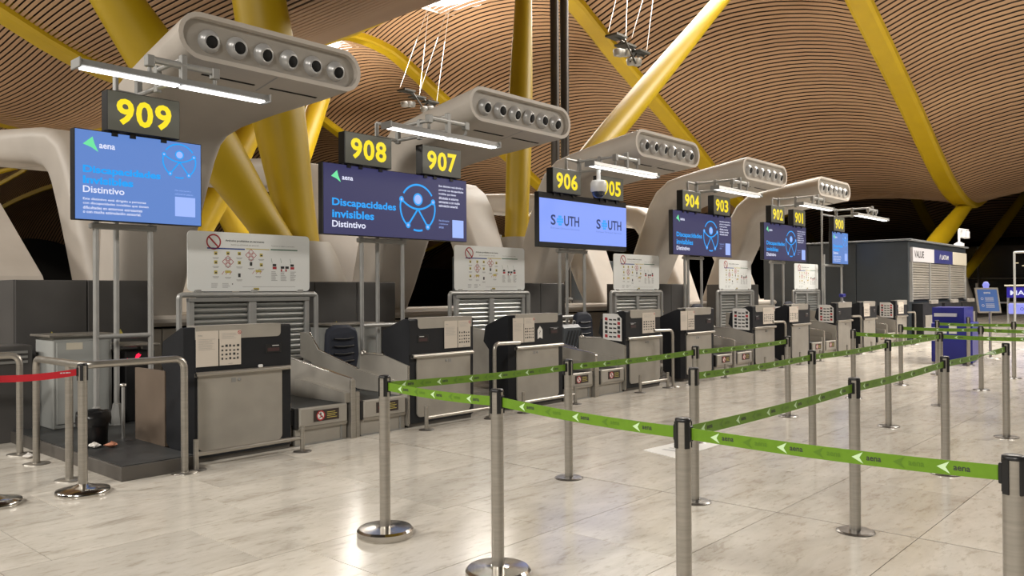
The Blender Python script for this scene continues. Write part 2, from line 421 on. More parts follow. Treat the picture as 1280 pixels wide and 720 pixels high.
for i in range(len(RIBS)-1):
    s = MB(); x = -8.0 if RIBS[i] >= 10 else (24.0 if RIBS[i] < -1 else 8.0)
    if RIBS[i] < -12: continue
    ya, yb = RIBS[i]+0.3, RIBS[i+1]-0.3; xend = 90
    while x < xend:
        step = interp([(-9, .115), (8.5, .115), (12, .15), (24, .22), (30, .25), (50, .26), (56, .42), (95, .42)], x); wd = step*0.63
        e = 0.05; sl = (interp(W_TAB, x+e)-interp(W_TAB, x-e))/(2*e); L = math.hypot(1, sl); dx = wd/2/L*1.0; dxs = step/L
        segs = [(0, 1)]
        L1, L2, L3, L4 = [], [], [], []
        for k in range(NS+1):
            t = (ya-RIBS[i])/(RIBS[i+1]-RIBS[i])*(1-k/NS)+(yb-RIBS[i])/(RIBS[i+1]-RIBS[i])*k/NS
            y = RIBS[i]+(RIBS[i+1]-RIBS[i])*t; z = ceil_z(i, t, x)
            L1.append((x-dx, y, z-sl*dx)); L2.append((x+dx, y, z+sl*dx)); L3.append((x-dx, y, z-sl*dx+.014)); L4.append((x+dx, y, z+sl*dx+.014))
        V = L1+L2+L3+L4; n = NS+1; F = []
        for k in range(NS):
            F += [(k, k+1, n+k+1, n+k), (2*n+k, 2*n+k+1, k+1, k), (n+k, n+k+1, 3*n+k+1, 3*n+k)]
        s.add(V, F, False)
        x += dxs
    stuff(s.build('ceiling_slats', bamboo_m, ceiling))
nr = 0
for i, y in enumerate(RIBS):
    if y < -1 or y > 70: continue
    m = MB(); xs = [-8+0.75*k for k in range(130)]
    rings = []
    for x in xs:
        z = rib_z(i, x)-0.10; rings.append([(x, y-.42, z+.02), (x, y-.30, z-.06), (x, y+.30, z-.06), (x, y+.42, z+.02), (x, y+.42, z+.3), (x, y-.42, z+.3)])
    m.loft(rings, True, False)
    nr += 1
    structure(m.build('trim_%d' % nr, yellow))
structure(MB().box(92.0, 92.3, -28, 92, 0, 16).build('wall_right', glass_m))
structure(MB().box(-32, 92, 88, 88.3, 0, 16).build('wall_back', mat('back_wall', (0.03, 0.028, 0.026), 0.7)))
# skylight lenses at the crests of the waves
sn = 0
for (x, y) in SKYLIGHTS:
    if not (x > 0 and 14 < y < 45): continue
    i = max(k for k in range(len(RIBS)) if RIBS[k] <= y); t = (y-RIBS[i])/(RIBS[i+1]-RIBS[i])
    z = ceil_z(i, t, x)-0.12
    root = thing('skylight', 'oval lit skylight in the bamboo ceiling, %s' % {0: 'past the top edge above the middle', 1: 'cut by the top edge', 2: 'just above the first air duct'}[{15.9: 0, 27.1: 1, 38.2: 2}[y]], 'skylight', (x, y, z))
    m = MB(); ring = []
    prof = [(1.0, 0.02), (0.97, 0), (0.8, .0), (0.4, .0), (0.001, .0)]
    rings = [[(x+3.0*r*math.cos(a), y+2.0*r*math.sin(a), z+h) for a in [2*PI*k/32 for k in range(32)]] for r, h in prof]
    m.loft(rings, False, True); m.build('lens', lens_m, root)
    rm = MB(); path = [(x+3.05*math.cos(a), y+2.05*math.sin(a), z+.0) for a in [2*PI*k/32 for k in range(33)]]
    rm.tube(path, 0.12, 8, False); rm.build('rim', whitep, root)

# ================================================================== floodlight clusters hanging under the skylights
labels_c = {16.0: 'dark cluster of hanging floodlights seen left of the slanting yellow column', 27.0: 'dark cluster of hanging floodlights just above the second air duct', 38.0: 'dark cluster of hanging floodlights above the sign 908'}
for (x, y, z) in CLUSTERS:
    if y not in labels_c: continue
    root = thing('floodlight_cluster', labels_c[y], 'ceiling lamp', (x, y, z))
    fr = MB(); rng = random.Random(int(y))
    for dx, dy, dz in ((-.7, 0, .25), (.0, .1, .1), (.6, -.1, -.05)): fr.box(x+dx-.32, x+dx+.32, y+dy-.25, y+dy+.25, z+dz, z+dz+.07)
    fr.tube([(x-.9, y, z+.3), (x+.9, y-.1, z-.1)], .04, 6); fr.tube([(x-.5, y-.2, z+.2), (x+.2, y-.2, z-.5)], .035, 6); fr.tube([(x+.6, y, z), (x, y-.1, z-.45)], .035, 6)
    fr.build('frame', mat('cluster_metal', (0.05, 0.05, 0.045), 0.5, 0.4), root)
    for q in range(6):
        lx, ly, lz = x-.75+.3*q, y+rng.uniform(-.3, .3), z-.28+.1*(q % 3)-.04*q
        lm = MB(); lm.lathe((lx, ly, lz), [(.05, -.14), (.14, -.12), (.17, .06), (.15, .10)], 10); lm.build('lamp_head', grey_m, root)
    for dx, dy in ((-.9, .2), (-.2, -.3), (.3, .3), (.9, -.2)):
        wm = MB(); wm.tube([(x+dx, y+dy, z+.25-dx*.2), (x+dx*.25+1.2, y+dy*2.5, 14.3)], 0.009, 5); wm.build('wire', whitep, root)

# ================================================================== yellow columns
def column(name, label, base, arms):
    root = thing(name, label, 'column', base)
    for (end, rads, *st_) in arms:
        n = 14; bs = st_[0] if st_ else base; path = [Vector(bs).lerp(Vector(end), k/n) for k in range(n+1)]
        rad = [interp([(0, rads[0]), (.4, rads[1]), (1, rads[2])], k/n) for k in range(n+1)]
        m = MB(); m.tube(path, 0, 20, True, rad); m.build('shaft', yellow, root)
    gw = 1.9 if len(arms[0]) > 2 else 1.0
    m = MB(); m.lathe(base, [(.85*min(gw, 1.3), -base[2]), (.62*gw, -base[2]+1.2), (.42*gw, -.15), (.36*gw, .22 if gw == 1 else .08)], 24); m.build('pedestal', plinth_m, root)
column('roof_column', 'large V-shaped yellow column rising behind the air duct of desk 909', (8.45, 13.0, 2.35),
       [((4.05, 13.3, 8.0), (.30, .47, .25), (8.15, 13.0, 2.4)), ((7.6, 13.5, 9.5), (.36, .50, .42), (8.75, 13.2, 2.4))])
column('roof_column', 'V-shaped yellow column behind the 906 duct, one arm upright and one slanting right', (14.75, 13.1, 2.6),
       [((15.75, 13.6, 10.4), (.28, .31, .19)), ((26.6, 13.5, 12.1), (.26, .36, .27))])
column('roof_column', 'distant yellow column leaning up to the left above the dark kiosk', (38.2, 10.6, 2.4),
       [((46.8, 10.5, 5.9), (.3, .42, .32))])
column('roof_column', 'distant thin yellow column rising at the right edge beyond the kiosk', (54.0, 12.5, 2.0), [((66.5, 11.2, 8.2), (.26, .34, .28))])
column('roof_column', 'far yellow column whose arm meets the lit skylight behind the first duct', (20.0, 33.5, 2.4), [((25.0, 34.5, 13.7), (.4, .55, .45)), ((15.6, 33.5, 10), (.4, .5, .4))])
column('roof_column', 'far yellow column showing under the duct of 909 beside the screen', (13.8, 28.5, 2.3), [((18.4, 28.6, 11.0), (.4, .5, .4)), ((12.6, 29, 10.0), (.4, .5, .4))])
for x, lb in ((14.93, 'left of two dark vertical pipes rising behind the 907 air duct'), (15.30, 'right of two dark vertical pipes rising behind the 907 air duct')):
    root = thing('vertical_pipe', lb, 'pipe', (x, 12.0, 1.3))
    m = MB(); m.tube([(x, 12.0, 1.3), (x, 12.0, 8.65)], .105, 14); m.build('pipe', pipe_m, root)
    m = MB(); m.lathe((x, 12.0, 1.3), [(.16, 0), (.16, .05), (.11, .06)], 14); m.build('collar', grey_m, root)

# ================================================================== plinth behind the row
pl = thing('plinth_wall', 'long low beige plinth wall carrying the air duct legs', 'wall', (15, 12.0, 0))
for k in range(-1, 6):
    for h in range(2):
        xa = 3.0+P*k+h*P/2; m = MB().rbox(xa+.006, xa+P/2-.006, 11.05, 12.95, 0, 1.02, .006); m.build('panel', plinth_m, pl)
m = MB().rbox(-1.3, 28.4, 11.0, 13.0, 1.05, 1.20, .05); m.build('ledge', duct_m, pl)
m = MB().box(-1.2, 28.3, 11.12, 12.88, 1.0, 1.06); m.build('shadow_gap', hole, pl)

# ================================================================== air duct units
def stadium(cy, cz, dy, dz, cx, hw, ht, rc=None, n=5):
    # rounded rectangle in the plane spanned by X and (dy,dz)
    pts = []; rc = ht if rc is None else rc
    for sx, sz, a0 in ((1, -1, -90), (1, 1, 0), (-1, 1, 90), (-1, -1, 180)):
        for k in range(n+1):
            a = math.radians(a0+90*k/n); pts.append((sx*(hw-rc)+rc*math.cos(a), sz*(ht-rc)+rc*math.sin(a)))
    return [(cx+a, cy+b*dy, cz+b*dz) for a, b in pts]
def make_duct(cx, label, ext=0.0):
    root = thing('air_duct', label, 'air duct', (cx, 11.5, 1.2))
    F0 = 8.10-ext
    S = [(F0, 4.20, -1.16, 1.16, .25, .25), (8.6-ext, 4.13, -1.11, 1.03, .26, .25), (9.2-ext*.4, 4.03, -1.04, .75, .28, .22), (9.75, 3.92, -.97, .52, .30, .18), (10.05, 3.83, -.93, .43, .33, .16), (10.28, 3.66, -.88, .39, .35, .15), (10.45, 3.40, -.85, .37, .36, .15),
         (10.66, 2.95, -.80, .35, .36, .15), (10.95, 2.35, -.73, .34, .36, .15), (11.22, 1.75, -.65, .33, .36, .15), (11.48, 1.2, -.58, .33, .36, .15)]
    rings = []
    for i, (y, z, xl, xr, ht, rc) in enumerate(S):
        a = S[max(i-1, 0)]; b = S[min(i+1, len(S)-1)]; ty, tz = b[0]-a[0], b[1]-a[1]; l = math.hypot(ty, tz); ty /= l; tz /= l
        if i == 0: ty, tz = 1, 0
        if i == len(S)-1: ty, tz = 0, -1
        rings.append(stadium(y, z, -tz, ty, cx+(xl+xr)/2, (xr-xl)/2, ht, rc))
    front = rings[0]
    inner = stadium(F0, 4.20, 0, 1, cx, 1.11, .20); inner2 = stadium(F0+.06, 4.20, 0, 1, cx, 1.10, .19)
    m = MB(); m.loft(rings, False, True); m.loft([inner2, inner, front], False, False); m.build('shell', duct_m, root)
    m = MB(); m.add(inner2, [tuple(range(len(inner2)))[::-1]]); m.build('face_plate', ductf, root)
    for q in range(6):
        x = cx-0.80+.3245*q; rng = random.Random(q+3)
        m = MB(); m.lathe((x, F0+.065, 4.175), [(.125, -.01), (.125, .012), (.117, .03), (.105, .05), (.085, .075), (.068, .085), (.062, .06)], 20, 'y')
        nz = m.build('nozzle', nozzle_m, root)
        m = MB(); m.lathe((x, F0-.01, 4.175), [(.068, -.05), (.066, .006), (.001, .007)], 18, 'y'); m.build('nozzle_mouth', hole, nz)
        tilt = Matrix.Translation(Vector((x-cx, F0+.065-11.5, 4.175-1.2))) @ Matrix.Rotation(rng.uniform(-.1, .25), 4, 'Z') @ Matrix.Rotation(rng.uniform(0.1, .3), 4, 'X') @ Matrix.Translation(-Vector((x-cx, F0+.065-11.5, 4.175-1.2)))
        nz.matrix_local = tilt
    def under(y):
        for a, b in zip(S, S[1:]):
            if a[0] <= y <= b[0]:
                t = (y-a[0])/(b[0]-a[0]); return a[1]-a[4]+(b[1]-b[4]-a[1]+a[4])*t
    for s in (-1, 1):
        m = MB().box(cx+s*.42-.32, cx+s*.42+.32, F0+.32, F0+.36, under(F0+.34)-.006, under(F0+.34)+.04); m.build('vent_slot', hole, root)
    m = MB(); ys = [F0+.02, 8.6-ext, 9.2-ext*.4, 9.75]
    for a, b in zip(ys, ys[1:]):
        m.add([(cx-.012, a, under(a)-.004), (cx+.012, a, under(a)-.004), (cx+.012, b, under(b)-.004), (cx-.012, b, under(b)-.004)], [(0, 3, 2, 1)])
    m.build('seam', greyink, root); m = MB()
    m.add([(cx-.8, 9.19, under(9.19)-.004), (cx+.5, 9.19, under(9.19)-.004), (cx+.5, 9.21, under(9.21)-.004), (cx-.8, 9.21, under(9.21)-.004)], [(0, 3, 2, 1)])
    m.build('seam', greyink, root)
    return root
D0 = 5.09
dl = ['white curved air duct with six round nozzles over the 909 desk, nearest of the row', 'white six-nozzle air duct over the 907 sign, second from the left', 'white six-nozzle air duct over the 905 sign, third of the row', 'white six-nozzle air duct over the 903 sign, fourth of the row', 'white six-nozzle air duct over the 901 sign, smallest at the right']
duct0 = make_duct(D0, dl[0]); duct0['group'] = 'air ducts over the desks'
for k in range(1, 5): dup(duct0, (D0+P*k, 11.5, 1.2), dl[k])
rl = ['rear white air duct whose beam and leg show at the left edge', 'rear air duct leg behind the largest white board', 'rear air duct leg behind the nearest navy screen', 'rear air duct leg behind the lilac screen', 'rear air duct whose level beam shows left of the vertical yellow column', 'rear air duct leg behind the middle navy screen']
rear0 = make_duct(D0+1.0, rl[0], 1.4); rear0['group'] = 'rear air ducts facing away'
for k in range(1, 6): dup(rear0, (D0+P*k, 12.75, 1.2), rl[k], PI)
rear0.location = (D0, 12.75, 1.2); rear0.rotation_euler = (0, 0, PI); ORG[rear0.name] = Vector(rear0.location)
br = MB().prism([(15.0, 3.67), (12.0, 1.75), (11.6, 1.21), (14.4, 1.21), (15.8, 2.6)], 'x', 3.3, 3.93)
tag(br.build('slanted_strut', duct_m), 'white slanted strut leaning across the opening at the far left edge', 'strut')

# ================================================================== dark cabinets and equipment behind the desks
def cabinets(x0, n, label):
    root = thing('machine_cabinet', label, 'cabinet', (x0, 10.1, 0))
    m = MB().box(x0, x0+.735*n, 9.78, 10.5, 0.02, 1.66); m.build('carcass', darkpanel, root)
    for q in range(n):
        a = x0+.735*q; m = MB().rbox(a+.006, a+.729, 9.745, 9.785, .06, 1.655, .006); d = m.build('door', darkpanel, root)
        w = MB(); c = (a+.36, 9.742, 1.06); w.add([(c[0]-.035, c[1], c[2]-.03), (c[0]+.035, c[1], c[2]-.03), (c[0], c[1], c[2]+.035)], [(0, 1, 2)]); w.build('warning_triangle', yellowink, d)
    m = MB().box(x0, x0+.735*n, 9.8, 10.5, 0, 0.06); m.build('base', hole, root)
    return root
cb = cabinets(2.94-.02, 2, 'dark grey metal cabinet with two doors left of the 909 desk')
cabinets(6.70-.74, 3, 'dark grey metal cabinet behind the first chair and screen 908')
cabinets(6.70+P, 2, 'dark grey metal cabinet left of the lilac screen posts')
cabinets(6.70+2*P-.3, 3, 'dark grey metal cabinet right of the third information board')
cabinets(6.70+3*P, 2, 'dark grey metal cabinet right of the fourth information board')
def pedestal(x0, x1, label, h=1.06):
    root = thing('pedestal_cabinet', label, 'cabinet', ((x0+x1)/2, 9.2, 0.12 if x0 < 4 else 0)); z0 = .12 if x0 < 4 else 0
    m = MB().rbox(x0, x1, 9.0, 9.5, z0, h, .01); m.build('carcass', palegrey, root)
    m = MB().rbox(x0-.05, x1+.03, 8.96, 9.52, h, h+.025, .006); m.build('lid', steel, root)
    m = MB().rbox(x0+.03, x1-.03, 8.985, 9.0, z0+.05, h-.05, .005); d = m.build('door', palegrey, root)
    m = MB().quad((x0+.12, 8.983, h-.13), X_, Z_, .16, .07); m.build('door_label', cream, d)
pedestal(3.04, 3.62, 'pale grey cabinet on the platform behind the bin')
pedestal(6.45, 7.28, 'pale grey cabinet behind the first navy chair')
pedestal(6.45+P, 7.28+P, 'pale grey cabinet behind the ribbed grey case', 0.95)
root = thing('computer_tower', 'black computer housing with a glowing red light beside the 909 desk', 'computer', (3.92, 9.1, .12))
m = MB().rbox(3.74, 4.06, 8.95, 9.4, .12, .88, .01); m.build('housing', blackp, root)
m = MB().rbox(3.70, 4.10, 8.9, 9.45, .93, .96, .01); m.build('shelf', steel, root)
MB().box(3.72, 3.74, 9.3, 9.4, .12, .95).build('shelf_side', steel, root); MB().box(4.06, 4.08, 9.3, 9.4, .12, .95).build('shelf_side', steel, root)
m = MB().ring((3.885, 8.945, .80), X_, Z_, .02, .045, 60, 300, 14); m.add([(3.84, 8.944, .76), (3.885, 8.944, .74), (3.885, 8.944, .86), (3.85, 8.944, .84)], [(0, 1, 2, 3)]); m.disc((3.76, 8.944, .80), X_, Z_, .008); m.build('red_light', led_red, root)
root = thing('machine_box', 'grey slatted equipment box cut by the left edge behind the handrail', 'box', (2.45, 9.6, 0))
m = MB().rbox(1.9, 2.95, 9.3, 9.7, 0, .98, .01); m.build('carcass', darkpanel, root)
m = MB()
for q in range(3): m.box(1.95, 2.9, 9.285, 9.3, .80+.05*q, .825+.05*q)
m.build('vent', grey_m, root)

# ladder-like truss frames of the rear row
def ladder(x, y, z0, z1, label):
    root = thing('rear_truss', label, 'frame', (x, y, z0))
    m = MB(); m.tube([(x, y, z0), (x, y, z1)], .03, 8); m.build('upright', tube_m, root); m = MB(); m.tube([(x+.42, y, z0), (x+.42, y, z1)], .03, 8); m.build('upright', tube_m, root)
    z = z0+.5
    while z < z1:
        m = MB(); m.tube([(x, y, z), (x+.42, y, z)], .022, 8); m.build('rung', tube_m, root); z += .38
ladder(10.3, 13.9, 1.2, 3.2, 'grey ladder-shaped truss behind the left end of screen 908')
ladder(13.4+3.45, 13.4, 0, 3.0, 'grey ladder-shaped truss seen under screen 906')
for xx, lb in ((18.6, 'dark equipment housing seen under the lilac screen'), (10.6, 'dark equipment housing behind the nearest navy screen'), (23.2, 'dark equipment housing left of the middle navy screen')):
    root = thing('equipment_housing', lb, 'machine', (xx, 17.5, 0)); MB().rbox(xx-1.3, xx+1.3, 17.0, 18.0, 0, 2.6, .03).build('housing', kiosk_m, root)
    MB().box(xx-1.2, xx+1.2, 16.98, 17.0, .1, 1.2).build('door', darkpanel, root)
root = thing('distant_lamp', 'bright strip lamp on a bracket of the row behind, left of the vertical yellow column', 'lamp', (19.4, 19.3, 3.0))
MB().rbox(18.9, 20.9, 19.2, 19.4, 3.02, 3.10, .02).build('housing', grey_m, root); MB().box(18.95, 20.85, 19.22, 19.38, 2.99, 3.02).build('tube', tube_glow, root)
m = MB(); m.tube([(20.9, 19.3, 0), (20.9, 19.3, 3.5)], .05, 8); m.tube([(20.4, 19.3, 3.3), (21.2, 19.3, 3.3)], .04, 8); m.build('post', tube_m, root)

# ================================================================== check-in desks
MIR = 5.18
def notice(mbs, x0, x1, z0, z1, y, two=True, wide=None):
    return
def make_desk(number, kind, label, x_off, sheet):
    """kind R: belts on its right (like 909); L: mirror image."""
    base = 3.90 if kind == 'R' else 6.46
    root = thing('check_in_desk', label, 'desk', (base+x_off, 7.05, 0), 'check-in desks')
    fl = kind == 'L'
    def put(m, name, mt, parent=None, lb=None, mirror=True):
        if fl and mirror: m.mirror(MIR)
        m.v = [(x+x_off, y, z) for x, y, z in m.v]
        return m.build(name, mt, parent or root, lb)
    prof = [(6.86, 1.185), (6.87, 1.2), (6.95, 1.2), (7.30, 1.07), (7.34, .86), (7.24, .76), (7.24, .16), (7.05, .04), (6.86, .04)]
    m = MB(); m.prism(prof, 'x', 3.46, 4.43)
    inner = [(6.90, 1.185), (6.91, 1.195), (6.95, 1.195), (7.29, 1.065), (7.33, .86), (7.235, .76), (7.235, .16), (7.05, .05), (6.90, .05)]
    n = len(prof); m.add([(3.46, a, b) for a, b in prof]+[(3.38, a, b) for a, b in inner], [(i, (i+1) % n, (i+1) % n+n, i+n) for i in range(n)]+[tuple(range(n, 2*n))])
    put(m, 'body', black)
    # upper head panel with seam, silver cap that wraps the top edge
    m = MB().rbox(3.462, 4.428, 6.845, 6.87, .80, 1.19, .006); put(m, 'head_panel', black)
    pts = [(3.462, 1.205), (4.31, 1.205), (4.31, 1.13)]+[(4.31-.04*(1-math.cos(a)), 1.13-.04*math.sin(a)) for a in [PI/8*k for k in range(1, 5)]]+[(3.462, 1.09)]
    m = MB(); m.prism(pts, 'y', 6.838, 6.85); m.box(3.462, 4.31, 6.84, 7.0, 1.198, 1.212); put(m, 'cap', plate)
    m = MB(); m.tube([(3.46, 6.825, .785), (4.40, 6.825, .785)], .021, 10); m.prism([(6.815, .77), (6.86, .76), (6.86, .79), (6.83, .806)], 'x', 3.46, 4.40); put(m, 'tray', steel)
    r = .05; pts = [(3.485, .77), (3.485, .105+r)]+[(3.485+r-r*math.cos(a), .105+r-r*math.sin(a)) for a in [PI/8*k for k in range(1, 5)]]
    pts += [(4.325-r+r*math.sin(a), .105+r-r*math.cos(a)) for a in [PI/8*k for k in range(0, 5)]]+[(4.325, .77)]
    m = MB(); m.prism(pts, 'y', 6.842, 6.858); door = put(m, 'door', plate)
    m = MB(); m.lathe((3.88, 6.842, .71), [(.016, 0), (.016, .006), (.006, .008)], 12, 'y'); m.box(3.80, 3.845, 6.84, 6.842, .69, .73); put(m, 'lock', grey_m, door)
    # weight display
    m = MB().rbox(4.15, 4.315, 6.84, 6.848, .935, 1.02, .003); dsp = put(m, 'display', blackp)
    m = MB().box(4.17, 4.295, 6.8385, 6.84, .95, .982); put(m, 'digits', led_dim, dsp); m = MB().box(4.22, 4.29, 6.8385, 6.84, 1.0, 1.006); put(m, 'caption', whitep, dsp)
    # base rail plate
    m = MB().box(3.44, 4.43, 6.88, 7.1, 0, .05); put(m, 'kick_plate', trim_m)
    # printed sheets
    if sheet:
        x0, x1, two = sheet; x0 -= x_off; x1 -= x_off; z0, z1, y = .85, 1.165, 6.834
        def pp(mb, name, mt, par): return put(mb, name, mt, par, None, False)
        halves = [(x0, (x0+x1)/2-.006), ((x0+x1)/2+.006, x1)] if two else [(x0, x1)]
        for hi, (a, b) in enumerate(halves):
            m = MB().box(a, b, y, y+.004, z0, z1); sh = pp(m, 'notice_sheet', paper, root)
            tx, ic, rd = MB(), MB(), MB(); wd = b-a; yy = y-.0012
            if two and hi == 0:
                tx.text('Aviso', (a+.08*wd, yy, z1-.045), X_, Z_, .2*wd, .014, .01)
                for q in range(8): tx.quad((a+.1*wd, yy, z1-.075-.013*q), X_, Z_, wd*random.uniform(.6, .8), .002)
            else:
                for q in range(4): tx.quad((a+.1*wd, yy, z1-.03-.014*q), X_, Z_, wd*random.uniform(.55, .7), .002)
                for r_ in range(4):
                    for c_ in range(5):
                        s = .055*wd+random.random()*.03*wd; ic.quad((a+(.08+.18*c_)*wd, yy, z1-.15-.038*r_), X_, Z_, 2*s*.7, .020*random.uniform(.6, 1.1))
                rd.ring((b-.07*wd, yy-.0005, z1-.022), X_, Z_, .012, .017, n=16); rd.line((b-.07*wd-.01, yy-.0005, z1-.012), (b-.07*wd+.01, yy-.0005, z1-.032), Y_, .004)
                tx.quad((a+.4*wd, yy, z0+.012), X_, Z_, .2*wd, .004)
            if tx.f: pp(tx, 'printed_text', greyink, sh)
            if ic.f: pp(ic, 'printed_icons', ink, sh)
            if rd.f: pp(rd, 'prohibition_mark', redink, sh)
    return root
desk_spec = [
 ('909', 'R', 0, (3.463, 3.893, True), 'nearest black and steel check-in desk, under number 909, two beige sheets at its left'),
 ('908', 'L', 0, (6.45, 6.872, True), 'black and steel check-in desk right of the first belts, sheets at its right end'),
 ('907', 'R', 1, (7.631, 8.047, True), 'check-in desk with a white arrow sticker, third from the left'),
 ('906', 'L', 1, (10.60, 10.962, False), 'check-in desk with a white photo card on its side, right of the grey case'),
 ('905', 'R', 2, (11.74, 12.186, True), 'fifth check-in desk from the left, with two pale sheets on its front'),
 ('904', 'L', 2, (14.816, 15.311, False), 'check-in desk with a photo card on its side, in front of the fourth information board'),
 ('903', 'R', 3, (16.03, 16.468, False), 'brownish check-in desk with one beige sheet, seventh from the left'),
 ('902', 'L', 3, None, 'check-in desk with a photo card on its side, below the smallest board'),
 ('901', 'R', 4, (20.40, 20.80, False), 'small check-in desk with a pale sheet, second from the right end of the row'),
 ('900', 'L', 4, (23.05, 23.5, False), 'last check-in desk at the right end, beside the dark kiosk')]
desks = {}
for num, kd, k, sh, lb in desk_spec:
    desks[num] = make_desk(num, kd, lb, P*k, sh)
# white arrow sticker on 907, photo cards on the sides of the L desks, brown inner panel of 909
m = MB(); m.add([(8.12, 6.843, .88), (8.17, 6.843, .90), (8.22, 6.843, .88), (8.22, 6.843, 1.0), (8.17, 6.843, 1.05), (8.12, 6.843, 1.0)], [(0, 1, 2, 3, 4, 5)])
st_ = m.build('arrow_sticker', paperw, desks['907'], 'white arrow-shaped sticker')
MB().text('?', (8.15, 6.8415, .94), X_, Z_, .035, .05).build('printed_text', greyink, st_)
for num, k in (('906', 1), ('904', 2), ('902', 3), ('900', 4)):
    xs = 5.912+P*k; m = MB(); m.prism([(7.235, .77), (7.235, 1.16), (6.98, 1.16), (6.90, 1.09), (6.90, .75)], 'x', xs-.012, xs)
    card = m.build('photo_card', paperw, desks[num], 'white card with rows of small photographs')
    ic, rd = MB(), MB(); rng = random.Random(k)
    for r_ in range(5):
        for c_ in range(4):
            y = 7.20-.076*c_; z = 1.06-.064*r_; hh = .045 if c_ in (0, 3) else .022; wd = .05 if c_ in (0, 3) else .058
            t = rd if (c_ in (0, 3) and rng.random() < .28) else ic
            t.add([(xs-.0135, y, z), (xs-.0135, y-wd, z-.004), (xs-.0135, y-wd, z+hh-.004), (xs-.0135, y, z+hh)], [(0, 1, 2, 3)])
    ic.build('printed_photos', ink, card); rd.build('red_photos', redink, card)
m = MB().box(3.37, 3.40, 7.24, 7.85, .12, .80); m.build('side_panel', brown, desks['909'], 'brown inner side panel')
root = thing('small_post', 'short silver post standing behind the brown panel of desk 909', 'post', (3.42, 8.0, .12))
m = MB(); m.tube([(3.30, 7.95, .12), (3.30, 7.95, .62)], .016, 8); m.build('post', tube_m, root); MB().lathe((3.30, 7.95, .62), [(.028, 0), (.03, .02), (.0, .03)], 10).build('knob', steel, root)
# desk-side clutter: white tag on the 909 tray, blue gadget on 901
m = MB().rbox(4.06, 4.10, 6.80, 6.83, .808, .835, .006); tag(m.build('white_tag', whitep), 'tiny white tag left on the tray of desk 909', 'tag')
root = thing('barcode_scanner', 'blue and grey scanner standing on the desk below the smallest board', 'scanner', (19.2, 6.92, 1.205))
m = MB(); m.lathe((19.2, 6.92, 1.205), [(.07, 0), (.06, .02), (.02, .04), (.02, .14)], 12); m.build('stand', grey_m, root); MB().rbox(19.08, 19.28, 6.86, 6.96, 1.33, 1.41, .02).build('head', blue_box, root)

